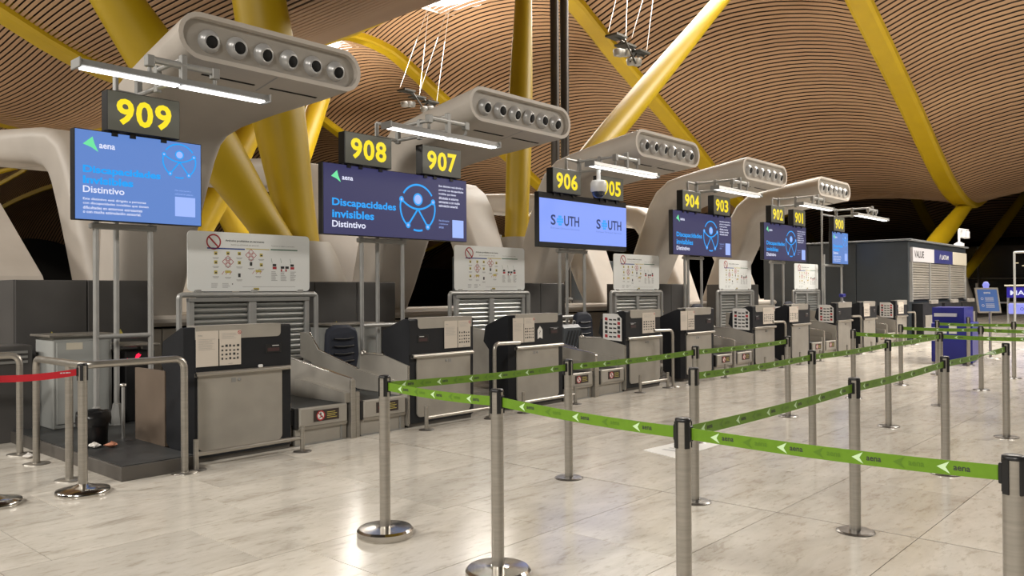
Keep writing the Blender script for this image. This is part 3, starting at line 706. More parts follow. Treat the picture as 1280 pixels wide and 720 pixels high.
# ================================================================== baggage conveyors
def make_belts(label):
    root = thing('baggage_conveyor', label, 'conveyor', (5.2, 7.8, 0), 'baggage conveyors between the desks')
    for (a, b) in ((4.47, 5.10), (5.25, 5.88)):
        zz = .37 if a < 5 else .37
        m = MB(); rg = [[(a+.03, y, z), (b-.03, y, z), (b-.03, y, z-.05), (a+.03, y, z-.05)] for y, z in ((6.87, zz-.005), (7.9, zz+.005), (8.0, zz+.03), (8.88, .66))]
        m.loft(rg, True, False); m.build('belt', rubber, root)
        m = MB(); m.rbox(a+.04, b-.02, 6.83, 6.88, .18, zz, .012); m.prism([(6.83, .185), (6.85, .155), (6.88, .155), (6.88, .185)], 'x', a+.04, b-.02); fp = m.build('front_plate', plate, root)
        m = MB(); m.lathe((a+.03, 6.90, zz-.09), [(.085, -.02), (.085, .02)], 14, 'y'); m.rbox(a, a+.045, 6.845, 7.9, .17, zz+.005, .01); m.build('roller_end', blackp, root)
        m = MB(); m.rbox(a+.02, b, 6.875, 7.9, .0, .165, .004); kp = m.build('kick_panel', plate, root)
        m = MB(); m.box(b-.08, b-.06, 6.868, 6.876, .0, .155); m.box(a+.02, b-.02, 6.86, 6.876, 0, .012); m.build('trim', grey_m, kp)
        x = a+.20; m = MB().box(x, x+.30, 6.8265, 6.83, .225, .335); stc = m.build('warning_sticker', mat('sticker_dark', (0.035, 0.022, 0.018), .5) if 'sticker_dark' not in MATS else MATS['sticker_dark'], fp)
        y = 6.8255
        m = MB(); m.disc((x+.08, y, .28), X_, Z_, .048, 20); m.build('sign_disc', paperw, stc)
        m = MB(); m.ring((x+.08, y-.001, .28), X_, Z_, .038, .050, n=22); m.line((x+.048, y-.001, .312), (x+.112, y-.001, .248), Y_, .009); m.build('prohibition_ring', redink, stc)
        m = MB(); m.disc((x+.08, y-.0005, .302), X_, Z_, .009, 8); m.line((x+.08, y-.0005, .295), (x+.085, y-.0005, .265), Y_, .014); m.line((x+.085, y-.0005, .268), (x+.062, y-.0005, .255), Y_, .008); m.line((x+.085, y-.0005, .268), (x+.105, y-.0005, .272), Y_, .012); m.build('figure', ink, stc)
        m = MB()
        for q in range(4): m.quad((x+.155, y, .25+.018*q), X_, Z_, .12-.02*(q % 2), .005)
        m.build('printed_text', yellowink, stc)
    # divider between the two belts, with a step-down guard on the left belt
    m = MB(); m.prism([(6.83, 0), (6.83, .607), (6.86, .615), (7.95, .765), (8.05, .80), (8.8, .95), (8.88, .95), (8.88, .3), (7.9, 0)], 'x', 5.125, 5.165); m.build('divider', plate, root)
    m = MB(); m.tube([(5.145, 6.835, .60), (5.145, 7.95, .768)], .018, 8); m.build('divider_rail', chrome, root)
    m = MB(); m.rbox(5.115, 5.175, 6.815, 6.85, 0, .60, .006); m.build('divider_post', steel, root)
    m = MB(); m.rbox(5.19, 5.245, 6.84, 6.88, 0, .47, .006); m.build('divider_post', steel, root)
    m = MB(); m.prism([(6.845, .37), (6.845, .47), (7.65, .56), (7.75, .55), (7.75, .37)], 'x', 5.055, 5.12); m.build('belt_guard', plate, root)
    # rising guard plate on the right of the right belt
    m = MB(); m.prism([(8.87, 1.006), (8.69, 1.0), (8.487, .79), (7.69, .6), (6.95, .50), (6.95, .36), (7.7, .38), (8.3, .55), (8.87, .70)], 'x', 5.87, 5.90); m.build('side_guard', plate, root)
    m = MB(); m.tube([(5.885, 8.69, 1.0), (5.885, 8.487, .79), (5.885, 7.72, .607)], .015, 8); m.build('guard_rail', chrome, root)
    # upright steel wall beside the desk at the right
    m = MB(); m.prism([(6.84, .03), (6.84, .69), (7.26, .79), (7.69, .79), (7.69, .36), (7.2, .2), (7.2, .03)], 'x', 5.895, 5.915); m.build('side_wall', plate, root)
    m = MB(); m.tube([(5.905, 7.26, .79), (5.905, 7.69, .79)], .014, 8); m.lathe((5.905, 7.64, .79), [(.035, -.01), (.035, .02), (.01, .035)], 10); m.build('wall_cap', steel, root)
    m = MB(); m.tube([(5.905, 6.835, .05), (5.905, 6.835, .69)], .012, 8); m.build('wall_edge', chrome, root)
    # left side wall against the left desk
    m = MB(); m.prism([(6.9, .03), (6.9, .42), (7.3, .80), (8.8, 1.0), (8.8, .3)], 'x', 4.44, 4.46); m.build('side_wall', plate, root)
    return root
bl = ['pair of grey baggage belts between desks 909 and 908, nearest', 'pair of baggage belts right of the desk with the arrow sticker', 'pair of baggage belts between the fifth and sixth desks', 'pair of baggage belts behind the third green strap, right of the brownish desk', 'smallest pair of baggage belts, near the end of the row']
b0 = make_belts(bl[0])
for k in range(1, 5): dup(b0, (5.2+P*k, 7.8, 0), bl[k])

# ================================================================== shutter frames and information boards
def make_shutter(label):
    root = thing('roller_shutter', label, 'shutter', (5.25, 8.96, 0), 'roller shutters behind the belts')
    m = MB(); m.tube(fillet([(4.34, 8.96, 0), (4.34, 8.96, 1.485), (6.17, 8.96, 1.485), (6.17, 8.96, 0)], .05), .032, 10); m.build('tube_frame', tube_m, root)
    for (a, b) in ((4.44, 4.51), (5.20, 5.30), (5.99, 6.05)):
        m = MB().rbox(a, b, 8.93, 8.99, .05, 1.44, .006); m.build('jamb', tube_m, root)
    m = MB().box(4.5, 6.0, 9.0, 9.02, .7, 1.43); m.build('backing', darkpanel, root)
    m = MB().rbox(4.44, 6.05, 8.92, 9.0, 1.40, 1.45, .006); m.build('head_box', grey_m, root)
    s = MB(); prof = [(8.995, 0), (8.965, .012), (8.955, .035), (8.965, .056), (8.985, .066)]
    for q in range(11):
        for (a, b) in ((4.515, 5.195), (5.305, 5.985)):
            z = .66+.0675*q; m = MB(); m.loft([[(a, y, z+h) for y, h in prof], [(b, y, z+h) for y, h in prof]], False, True, False)
            if q == 0 and a < 5: first = [m]
            me_o = m.build('slat', shutter_m, root)
    return root
sl = ['grey roller shutter in a tube frame behind the nearest baggage belts', 'grey roller shutter under the information board behind desk 907', 'grey roller shutter under the third information board', 'grey roller shutter under the fourth information board', 'grey roller shutter under the smallest information board at the right']
s0 = make_shutter(sl[0])
for k in range(1, 5): dup(s0, (5.25+P*k, 8.96, 0), sl[k])
def make_board(label):
    x0, x1, z0, z1, y = 4.44, 6.07, 1.525, 2.225, 8.955
    root = thing('information_board', label, 'notice board', (5.25, 8.96, 1.52), 'white information boards on the shutters')
    r = .05; pts = []
    for cx, cz, s in ((x0+r, z0+r, 180), (x1-r, z0+r, 270), (x1-r, z1-r, 0), (x0+r, z1-r, 90)):
        for k in range(5): a = math.radians(s+90*k/4); pts.append((cx+r*math.cos(a), cz+r*math.sin(a)))
    m = MB(); m.prism(pts, 'y', y, y+.012); bd = m.build('panel', board_m, root)
    for a in (x0+.12, 5.28, x1-.14):
        m = MB().rbox(a-.04, a+.04, y-.02, y+.03, 1.50, 1.545, .008); m.build('clamp', tube_m, root)
    W, H = x1-x0, z1-z0; yy = y-.0015
    U = lambda u: x0+u*W
    V = lambda v: z1-v*H
    dark, gry, red, yel, blu, grn = MB(), MB(), MB(), MB(), MB(), MB()
    red.ring((U(.195), yy, V(.17)), X_, Z_, .075, .092, n=32); red.line((U(.155), yy, V(.08)), (U(.235), yy, V(.265)), Y_, .018)
    dark.text('Artículos prohibidos en aeronaves', (U(.285), yy, V(.165)), X_, Z_, .315*W, .030, .015)
    gry.text('Items prohibited on aircraft', (U(.33), yy, V(.225)), X_, Z_, .225*W, .022)
    gry.text('Sustancias y objetos permitidos', (U(.66), yy, V(.215)), X_, Z_, .205*W, .018)
    blu.quad((U(.145), yy, V(.29)), X_, Z_, .295*W, .016); yel.quad((U(.45), yy, V(.275)), X_, Z_, .195*W, .010); grn.quad((U(.655), yy, V(.275)), X_, Z_, .235*W, .014)
    for (u, v, t) in ((.21, .36, 0), (.305, .355, 0), (.395, .355, 0), (.49, .375, 1), (.575, .37, 0), (.21, .51, 0), (.305, .50, 1), (.395, .51, 0), (.49, .53, 3), (.575, .54, 0), (.21, .68, 0), (.305, .69, 2), (.395, .73, 3), (.55, .67, 2)):
        c = Vector((U(u), yy, V(v))); s = .020
        if t == 0: yel.quad(c-X_*s-Z_*s, X_, Z_, 2*s, 2*s); dark.quad(c-X_*.010-Z_*.012-Y_*.001, X_, Z_, .024, .016)
        elif t == 1:
            for q in (-1, 0, 1, 2):
                d = [Vector((0, 0, .04)), Vector((.04, 0, 0)), Vector((0, 0, -.04)), Vector((-.04, 0, 0))][q]; e = c+d
                for k in range(4):
                    p = [e+X_*.032, e+Z_*.032, e-X_*.032, e-Z_*.032]; red.line(p[k], p[(k+1) % 4], Y_, .006)
        elif t == 2:
            for q in (-.05, 0, .05): red.line(c+X_*(q-.03)-Z_*.02, c+X_*q+Z_*.02, Y_, .005); yel.quad(c+X_*(q*.5-.012)+Z_*0, X_, Z_, .024, .03)
        else: dark.quad(c-X_*.016-Z_*.02, X_, Z_, .032, .045)
        gry.quad(c-X_*.04-Z_*.055, X_, Z_, .08, .005); gry.quad(c-X_*.03-Z_*.066, X_, Z_, .06, .004)
    for (u, v) in ((.69, .56), (.76, .60), (.80, .60), (.845, .56)):
        dark.quad((U(u)-.03, yy, V(v)), X_, Z_, .05, .03); red.quad((U(u)-.03, yy, V(v)-.035), X_, Z_, .055 if u in (.69, .845) else .02, .03)
    for u in (.66, .74, .825):
        for q in range(8): gry.quad((U(u), yy, V(.66+.022*q)), X_, Z_, .085*random.uniform(.6, 1), .005)
        grn.line((U(u), yy, V(.42)), (U(u)+.012, yy, V(.50)), Y_, .004)
    for u in (.175, .26):
        for q in range(4): gry.quad((U(u), yy, V(.87+.022*q)), X_, Z_, .10*random.uniform(.7, 1), .004)
    dark.quad((U(.335), yy, V(.885)), X_, Z_, .014, .012); gry.quad((U(.42), yy, V(.925)), X_, Z_, .45*W, .003)
    yel.quad((U(.51), yy, V(.985)), X_, Z_, .075, .030); dark.text('aena', (U(.515), yy-.001, V(.975)), X_, Z_, .06, .014, .02)
    for mb, nm, mt in ((dark, 'printed_title', ink), (gry, 'printed_text', greyink), (red, 'prohibition_mark', redink), (yel, 'yellow_icons', yellowink), (blu, 'blue_bar', blueink), (grn, 'green_bar', greenink)): mb.build(nm, mt, bd)
    return root
bo = ['white board of prohibited articles left of screen 908, the largest board', 'white board of prohibited articles between screens 908 and 906, second from left', 'white board of prohibited articles right of screen 906, third from left', 'white board of prohibited articles right of screen 904, fourth from left', 'smallest white board of prohibited articles, below screen 902']
i0 = make_board(bo[0])
for k in range(1, 5): dup(i0, (5.25+P*k, 8.96, 1.52), bo[k])

# ================================================================== screens with their stands, number signs and lamps
YS = 8.60
def person_icon(mb, pale, cx, cz, R, y, s=1.0):
    for a0, a1 in ((35, 145), (168, 232), (255, 285), (308, 372)): mb.ring((cx, y, cz), X_, Z_, R*.945, R*1.03, a0, a1, 20)
    pt = {'l': (cx-.92*R, cz+.30*R), 'r': (cx+.88*R, cz+.30*R), 'a': (cx-.56*R, cz-.78*R), 'b': (cx+.56*R, cz-.80*R), 'c': (cx, cz-.02*R)}
    prev = None
    for q in range(13):
        t = q/12; x = pt['l'][0]+(pt['r'][0]-pt['l'][0])*t; z = pt['l'][1]-.36*R*4*t*(1-t)
        if prev: mb.line((prev[0], y, prev[1]), (x, y, z), Y_, .085*R)
        prev = (x, z)
    for e in 'ab': mb.line((cx, y, cz-.05*R), (pt[e][0], y, pt[e][1]), Y_, .085*R)
    for e in 'lrab': mb.disc((pt[e][0], y-.0006, pt[e][1]), X_, Z_, .13*R, 14); pale.disc((pt[e][0], y-.0012, pt[e][1]), X_, Z_, .06*R, 12)
    mb.disc((cx, y-.0006, cz+.36*R), X_, Z_, .27*R, 20); pale.disc((cx, y-.0012, cz+.36*R), X_, Z_, .20*R, 20)
def logo(mb, x, z, s, y):
    c = [(0, .45*s), (.62*s, s), (.75*s, .52*s), (s, 0), (.52*s, .28*s)]
    mb.add([(x+a, y, z+b) for a, b in c], [(0, 4, 3, 2, 1)])
def make_screen(x0, x1, label, style):
    z0, z1 = 2.243, 3.155; cx = (x0+x1)/2
    root = thing('display_screen', label, 'screen', (cx, YS, z0), 'display screens over the desks')
    m = MB().rbox(x0, x1, YS, YS+.10, z0, z1, .006); m.build('housing', blackp, root)
    m = MB().rbox(cx-.4, cx+.4, YS+.10, YS+.16, z0+.2, z1-.2, .01); m.build('rear_bracket', grey_m, root)
    bz = (.085, .10) if style == 'south' else (.008, .008)
    a, b, c, d = x0+.012, x1-.012, z0+bz[0], z1-bz[1]; y = YS-.003
    W, H = b-a, d-c
    U = lambda u: a+u*W
    V = lambda v: d-v*H
    m = MB().box(a, b, y, YS+.01, c, d)
    dp = m.build('display', {'south': scr_lilac, 'blue': scr_blue, 'navy': scr_navy}[style], root)
    y -= .0015
    if style == 'south':
        st, cy, gy = MB(), MB(), MB()
        for u in (.115, .625):
            st, cy, gy = MB(), MB(), MB()
            st.text('S', (U(u), y, V(.60)), X_, Z_, .052*W, .24*H, .022); st.build('brand_initial', t_slate, dp); st = MB(); st.text('UTH', (U(u+.142), y, V(.60)), X_, Z_, .168*W, .24*H, .022)
            s = .010*W
            for r_ in range(4):
                for c_ in range(4):
                    if (r_ in (0, 3)) and (c_ in (0, 3)): continue
                    cy.disc((U(u+.098)+(c_-1.5)*.044, y, V(.485)+(r_-1.5)*.044), X_, Z_, .022, 10)
            gy.text('Europe Ground Services', (U(u), y, V(.70)), X_, Z_, .315*W, .055*H)
            st.build('brand_lettering', t_slate, dp); cy.build('brand_emblem', t_cyan, dp); gy.build('small_lettering', t_grey, dp)
        return root
    lg, cyn, wht, pal, nmb, sub, fig = MB(), MB(), MB(), MB(), MB(), MB(), MB()
    if style == 'navy':
        logo(lg, U(.045), V(.255), .15, y)
        nmb.text('aena', (U(.112), y, V(.215)), X_, Z_, .068*W, .045, .02)
        cyn.text('Discapacidades', (U(.05), y, V(.625)), X_, Z_, .415*W, .125, .028); cyn.text('invisibles', (U(.05), y, V(.765)), X_, Z_, .265*W, .105, .028); sub.text('Distintivo', (U(.05), y, V(.90)), X_, Z_, .21*W, .085, .018)
        person_icon(fig, pal, U(.622), V(.515), .325, y)
        for q, s in enumerate(('Este distintivo está dirigido a', 'personas con discapacidades', 'invisibles que tienen', 'dificultades en entornos', 'estresantes o con mucha', 'estimulación sensorial.')):
            wht.text(s, (U(.78), y, V(.155+.062*q)), X_, Z_, (.195, .195, .135, .155, .165, .15)[q]*W, .038, .018)
        for q, s in enumerate(('Más información', 'y solicitud en', 'aena.es')): pal.text(s, (U(.78), y, V(.70+.055*q)), X_, Z_, (.08, .07, .035)[q]*W, .026)
        pal.add([(U(.885), y, V(.95)), (U(.975), y, V(.95)), (U(.975), y, V(.66)), (U(.885), y, V(.66))], [(0, 1, 2, 3)])
    else:
        logo(lg, U(.055), V(.235), .15, y)
        nmb.text('aena', (U(.175), y, V(.19)), X_, Z_, .12*W, .045, .02)
        cyn.text('Discapacidades', (U(.055), y, V(.50)), X_, Z_, .60*W, .095, .04); cyn.text('Invisibles', (U(.055), y, V(.60)), X_, Z_, .38*W, .078, .04); sub.text('Distintivo', (U(.055), y, V(.70)), X_, Z_, .31*W, .068, .015)
        person_icon(fig, pal, U(.815), V(.23), .185, y)
        for q, s in enumerate(('Este distintivo está dirigido a personas', 'con discapacidades invisibles que tienen', 'dificultades en entornos estresantes', 'o con mucha estimulación sensorial.')):
            wht.text(s, (U(.055), y, V(.79+.047*q)), X_, Z_, (.48, .50, .45, .44)[q]*W, .030, .015)
        for q, s in enumerate(('Más información y', 'solicitud en aena.es')): pal.text(s, (U(.775), y, V(.60+.04*q)), X_, Z_, (.14, .155)[q]*W, .018)
        pal.quad((U(.775), y, V(.90)), X_, Z_, .175*W, .235*H)
    lg.build('logo_mark', t_green, dp); nmb.build('logo_name', t_white, dp); cyn.build('title_lettering', t_cyan, dp); sub.build('subtitle_lettering', t_white, dp); fig.build('figure_emblem', t_cyan, dp); wht.build('paragraph_lettering', t_white, dp); pal.build('pale_marks', t_pale, dp)
    return root
def make_sign(num, x0, x1, label, z0=3.165, z1=3.58):
    root = thing('number_sign', label, 'sign', ((x0+x1)/2, YS, z0), 'yellow desk number signs')
    m = MB().rbox(x0, x1, YS-.05, YS+.09, z0, z1, .006); m.build('box', blackp, root)
    m = MB().box(x0+.008, x1-.008, YS-.054, YS-.05, z0+.008, z1-.008); fc = m.build('face', sign_face, root)
    W = x1-x0; m = MB()
    for q, ch in enumerate(num):
        m.text(ch, (x0+W*((.12 if ch != '1' else .17)+.26*q), YS-.056, z0+.072), X_, Z_, W*(.235 if ch != '1' else .11), .272, .03 if ch != '1' else .012)
    m.build('digits', sign_y, fc)
    for a in (.08, .32, .75):
        m = MB().box(x0+W*a, x0+W*a+.06, YS-.02, YS+.06, z0-.05, z0); m.build('bracket', blackp, root)
    return root
def make_stand(cx, xl, xr, xb, zbase, label, xq):
    root = thing('screen_stand', label, 'stand', (cx, 8.75, zbase), 'tube stands carrying the screens')
    for x, y, top in ((xl, YS+.14, 2.5), (xr, YS+.14, 2.5), (xb, 8.88, 3.84)):
        m = MB(); m.tube([(x, y, zbase), (x, y, top)], .029, 10); ps = m.build('post', tube_m, root)
        m = MB(); m.lathe((x, y, zbase), [(.085, 0), (.08, .015), (.07, .08), (.042, .22), (.031, .23)], 8, 'z', False); m.build('foot', grey_m, ps)
    m = MB()
    m.tube([(xl, YS+.14, 1.06), (xr, YS+.14, 1.06)], .027, 10); m.build('crossbar', tube_m, root)
    m = MB(); m.rbox(xl-.06, xr+.06, YS+.10, YS+.18, 2.17, 2.23, .01); m.build('crossbar', tube_m, root)
    # overhead rails reaching forward to the lamp
    for z in (3.84, 3.65):
        m = MB(); m.tube([(xq, 8.95, z), (xq, 7.84, z)], .026, 10); m.build('overhead_rail', tube_m, root)
        m = MB(); m.tube([(xb, 8.88, z), (xq, 8.9, z)], .024, 8); m.build('rail_tie', tube_m, root)
    for y in (8.88, 8.42, 7.86):
        m = MB(); m.rbox(xq-.032, xq+.032, y-.032, y+.032, 3.60, 3.88, .008); m.build('rail_link', grey_m, root)
    m = MB(); m.tube([(xq-.31, 7.86, 3.775), (xq+.31, 7.86, 3.775)], .034, 10); m.build('lamp_bar', tube_m, root)
    for s in (-1, 1):
        m = MB(); m.tube(fillet([(xq+s*.29, 7.86, 3.775), (xq+s*.335, 7.86, 3.77), (xq+s*.335, 7.86, 3.64), (xq+s*.32, 7.90, 3.62)], .03), .022, 8); m.build('lamp_hook', grey_m, root)
        m = MB(); m.rbox(xq+s*.335-.04, xq+s*.335+.04, 7.82, 7.90, 3.70, 3.81, .008); m.build('hook_clamp', grey_m, root)
    return root
def make_lamp(x0, x1, z, label):
    root = thing('strip_lamp', label, 'lamp', ((x0+x1)/2, 7.9, z), 'strip lamps above the screens')
    m = MB(); m.prism([(7.80, z+.02), (7.84, z+.085), (7.96, z+.085), (8.0, z+.02)], 'x', x0, x1); m.build('housing', grey_m, root)
    c = (x0+x1)/2
    for a, b in ((x0+.03, c-.02), (c+.02, x1-.03)):
        m = MB().rbox(a, b, 7.85, 7.95, z+.004, z+.022, .004); m.build('tube', tube_glow, root)
    MB().rbox(x0-.02, x0, 7.8, 8.0, z, z+.09, .005).build('end_cap', grey_m, root); MB().rbox(x1, x1+.02, 7.8, 8.0, z, z+.09, .005).build('end_cap', grey_m, root)
    return root
make_screen(3.10, 4.43, 'light blue screen under the 909 sign, leftmost of the screens', 'blue')
make_sign('909', 3.40, 4.16, 'dark sign reading 909 in yellow, leftmost and largest number sign')
make_stand(3.7, 3.36, 3.92, 3.62, .12, 'grey tube stand with bell foot carrying the leftmost blue screen', 3.86)
make_lamp(2.88, 4.80, 3.56, 'bright strip lamp in front of the 909 sign')
ORDS = ['first', 'second', 'third', 'fourth', 'fifth', 'sixth', 'seventh', 'eighth', 'ninth', 'tenth']
nm = [('908', '907', 'navy', 'wide navy screen with blue figure under signs 908 and 907'), ('906', '905', 'south', 'lilac screen showing SOUTH twice, under the 906 sign'), ('904', '903', 'navy', 'navy screen with blue figure under signs 904 and 903'), ('902', '901', 'navy', 'navy screen with blue figure under signs 902 and 901, smallest of the wide ones')]
for j, (a, b, sty, lb) in enumerate(nm):
    o = P*j
    make_screen(6.03+o, 8.585+o, lb, sty)
    make_sign(a, 6.335+o, 7.11+o, 'dark sign reading %s in yellow, %s number sign from the left' % (a, ORDS[2*j+1])); make_sign(b, 7.66+o, 8.42+o, 'dark sign reading %s in yellow, %s number sign from the left' % (b, ORDS[2*j+2]))
    make_stand(7.2+o, 6.74+o, 7.447+o, 7.12+o, 0, 'grey tube stand under the %s' % ['wide navy screen nearest the camera', 'lilac screen', 'middle navy screen', 'farthest wide navy screen'][j], 7.50+o)
    make_lamp(6.50+o, 8.47+o, 3.535, 'bright strip lamp before the %s' % ['nearest wide navy screen, second from the left', 'lilac screen and dome camera', 'middle navy screen, fourth from the left', 'farthest wide navy screen, fifth from the left'][j])
make_screen(23.12, 24.35, 'light blue screen under the 900 sign, rightmost of the screens', 'blue')
make_sign('900', 23.12, 23.95, 'dark sign reading 900 in yellow, rightmost and smallest number sign')
make_stand(23.3, 22.87, 24.2, 23.1, 0, 'grey tube stand carrying the rightmost blue screen', 24.2)
make_lamp(22.9, 25.5, 3.535, 'bright strip lamp in front of the 900 sign, rightmost')
root = thing('dome_camera', 'white dome camera hanging in front of the 905 sign', 'camera', (11.1, 8.0, 3.1))
m = MB(); m.tube([(11.1, 8.0, 3.34), (11.1, 8.0, 3.53)], .035, 10); m.build('stem', whitep, root)
m = MB(); m.lathe((11.1, 8.0, 3.16), [(.12, 0), (.135, .02), (.135, .15), (.11, .19), (.05, .20)], 20); m.build('housing', whitep, root)
m = MB(); m.lathe((11.1, 8.0, 3.06), [(.002, 0), (.06, .012), (.10, .05), (.115, .10)], 20); m.build('dome', mat('dome_glass', (.02, .03, .06), .08), root)

# ================================================================== chairs and the grey case
def make_chair(x, y, label, h=0.0):
    root = thing('office_chair', label, 'chair', (x, y, 0), 'navy office chairs behind the desks')
    m = MB(); n = 18; rings = []
    for t, off in ((0, .05), (.3, .015), (.7, .0), (1, .02)):
        pass
    def outline(s): # rounded hexagon-like back
        return [(.21, .78), (.235, .72), (.255, .45), (.22, .28), (.13, .12), (-.13, .12), (-.22, .28), (-.255, .45), (-.235, .72), (-.21, .78), (-.1, .83), (.1, .83)]
    front = []
    for d, s in ((.0, .90), (.025, 1.0), (.07, 1.0), (.09, .92)):
        rings.append([(x+a*s, y-.05+d+.12*(b-.45)**2, .42+h+.47+(b-.47)*s) for a, b in outline(1)])
    m.loft(rings, True, True); bk = m.build('backrest', navy, root)
    for q in range(5):
        z = .70+h+.095*q; m = MB(); m.tube([(x-.15, y-.055, z), (x, y-.062, z-.01), (x+.15, y-.055, z)], .012, 6); m.build('padding_crease', blackp, bk)
    m = MB(); m.lathe((x, y-.25, .46+h), [(.18, -.04), (.24, -.02), (.25, .02), (.22, .05), (.001, .06)], 18); m.build('seat', navy, root)
    m = MB(); m.tube([(x, y-.25, .08), (x, y-.25, .44+h)], .03, 10); m.build('gas_post', blackp, root)
    for q in range(5):
        a = 2*PI*q/5; m = MB(); m.tube([(x, y-.25, .10), (x+.26*math.cos(a), y-.25+.26*math.sin(a), .055)], .022, 6); m.lathe((x+.26*math.cos(a), y-.25+.26*math.sin(a), 0), [(.02, 0), (.028, .02), (.02, .05)], 8); m.build('leg', blackp, root)
    m = MB(); m.tube([(x, y-.25, .42+h), (x, y+.06, .42+h), (x, y+.06, .7+h)], .02, 6); m.build('back_bar', blackp, root)
make_chair(6.27, 8.55, 'navy office chair with ribbed backrest beside the nearest belts', -.16)
make_chair(11.1, 8.35, 'navy office chair showing at the left of the desk with the side card', -.10)
make_chair(14.75, 8.2, 'navy office chair at the desk in front of the fourth board', -.02)
make_chair(19.2, 8.2, 'navy office chair at the desk in front of the last board', -.02)
root = thing('ribbed_case', 'dark grey ribbed hard case standing behind the belts of the desk with the arrow sticker', 'case', (10.48, 8.3, .45))
m = MB().rbox(10.22, 10.76, 8.1, 8.45, .45, .96, .05); m.build('shell', casegrey, root)
for q in range(5): m = MB(); m.tube([(10.25+.09*q, 8.095, .52), (10.40+.08*q, 8.095, .86)], .014, 6); m.build('rib', blackp, root)
m = MB(); m.tube(fillet([(10.62, 8.2, .96), (10.64, 8.2, 1.02), (10.76, 8.25, 1.0), (10.79, 8.3, .8)], .03), .014, 6); m.build('handle', grey_m, root)
tag(MB().rbox(10.2, 10.78, 8.06, 8.5, 0, .45, .01).build('low_stand', darkpanel), 'dark low stand under the ribbed grey case', 'stand')

# ================================================================== bollard guards and hand rails
def guard(x0, x1, label):
    root = thing('bumper_guard', label, 'guard rail', ((x0+x1)/2, 6.62, 0), 'low steel bumper guards')
    for x in (x0, x1):
        m = MB(); m.tube([(x, 6.62, 0), (x, 6.62, .26 if x == x0 else .24)], .022, 10); p = m.build('post', steel, root)
        m = MB(); m.lathe((x, 6.62, 0), [(.085, 0), (.085, .006), (.03, .010)], 14); m.build('base_plate', trim_m, p)
    m = MB(); m.tube([(x0, 6.63, .13), (x1, 6.63, .13)], .02, 10); m.build('rail', steel, root)
for num, kd, k, sh, lb in desk_spec:
    o = P*k
    guard(*((3.35+o, 4.40+o) if kd == 'R' else (5.97+o, 6.99+o if k == 0 else 6.74+o)), 'low steel bumper guard on the floor before the %s desk of the row' % ['first', 'second', 'third', 'fourth', 'fifth', 'sixth', 'seventh', 'eighth', 'ninth', 'tenth'][9-int(num[-1])])
def rail(pts, feet, label, r=.030, cat='handrail'):
    root = thing('handrail', label, cat, (pts[0][0], pts[0][1], 0), 'steel tube handrails')
    m = MB(); m.tube(fillet(pts, .09, 6), r, 12); m.build('tube', steel, root)
    for (x, y, z0, z1) in feet[1]:
        m = MB(); m.tube([(x, y, z0), (x, y, z1)], r, 12); m.build('leg', steel, root)
    for (x, y) in feet[0]:
        m = MB(); m.lathe((x, y, 0), [(.11, 0), (.11, .006), (.04, .012)], 16); m.build('base_plate', steel, root)
rail([(2.55, 7.955, 0), (2.55, 7.955, .93), (2.47, 6.66, .95), (3.24, 6.60, .955), (3.24, 6.60, 0)], ([(2.55, 7.955), (2.50, 7.05), (3.24, 6.60)], [(2.50, 7.05, 0, .93)]), 'steel handrail wrapped round the platform corner left of desk 909')
rail([(2.60, 8.55, 0), (2.60, 8.55, .93), (1.7, 8.75, .95), (1.7, 8.75, 0)], ([(2.60, 8.55), (1.7, 8.75)], []), 'steel handrail cut by the left edge of the picture')
rail([(7.12, 6.68, 0), (7.12, 6.68, .875), (7.60, 6.70, .865)], ([(7.12, 6.68)], []), 'bent steel handrail between desks 908 and 907', .024)
for k, nn in ((1, '906'), (2, '904'), (3, '902'), (4, '900')):
    o = P*k
    rail([(6.93+o, 6.64, 0), (6.93+o, 6.64, .885), (6.48+o, 6.69, .89)], ([(6.93+o, 6.64)], []), 'bent steel handrail at the right of the %s desk' % ['fourth', 'sixth', 'eighth', 'last'][k-1], .022)
m = MB().lathe((11.36, 6.50, 0), [(.03, 0), (.035, .015), (.015, .03), (.001, .035)], 7); tag(m.build('crumpled_tissue', tissue), 'white crumpled scrap at the foot of the handrail by desk 906', 'litter')

# ================================================================== platform, bin, litter
root = thing('platform', 'low dark platform at the left beside desk 909', 'platform', (3.1, 8.3, 0))
m = MB().rbox(2.745, 3.36, 6.655, 9.70, .0, .115, .004); m.box(3.36, 4.45, 7.25, 9.70, 0, .115); m.build('deck_edge', trim_m, root)
m = MB().box(2.765, 3.36, 6.675, 9.70, .115, .122); m.box(3.36, 4.43, 7.25, 9.70, .115, .122); m.build('deck', platform_m, root)
root = thing('waste_bin', 'black bin with a bag hanging over its rim on the platform', 'bin', (2.99, 7.85, .122))
m = MB(); m.lathe((2.99, 7.85, .122), [(.105, 0), (.12, .01), (.128, .27), (.13, .285), (.115, .28), (.10, .02)], 24); m.build('bin', blackp, root)
m = MB(); rng = random.Random(5); rings = []
for r, h in ((.116, .24), (.128, .30), (.145, .30), (.146, .24), (.142, .19)):
    rings.append([(2.99+(r+rng.uniform(-.005, .008))*math.cos(a), 7.85+(r+rng.uniform(-.005, .008))*math.sin(a), .122+h+(rng.uniform(-.03, .02) if h < .2 else rng.uniform(-.008, .012))) for a in [2*PI*k/22 for k in range(22)]])
m.loft(rings, False, True); m.build('bag', bag_m, root)
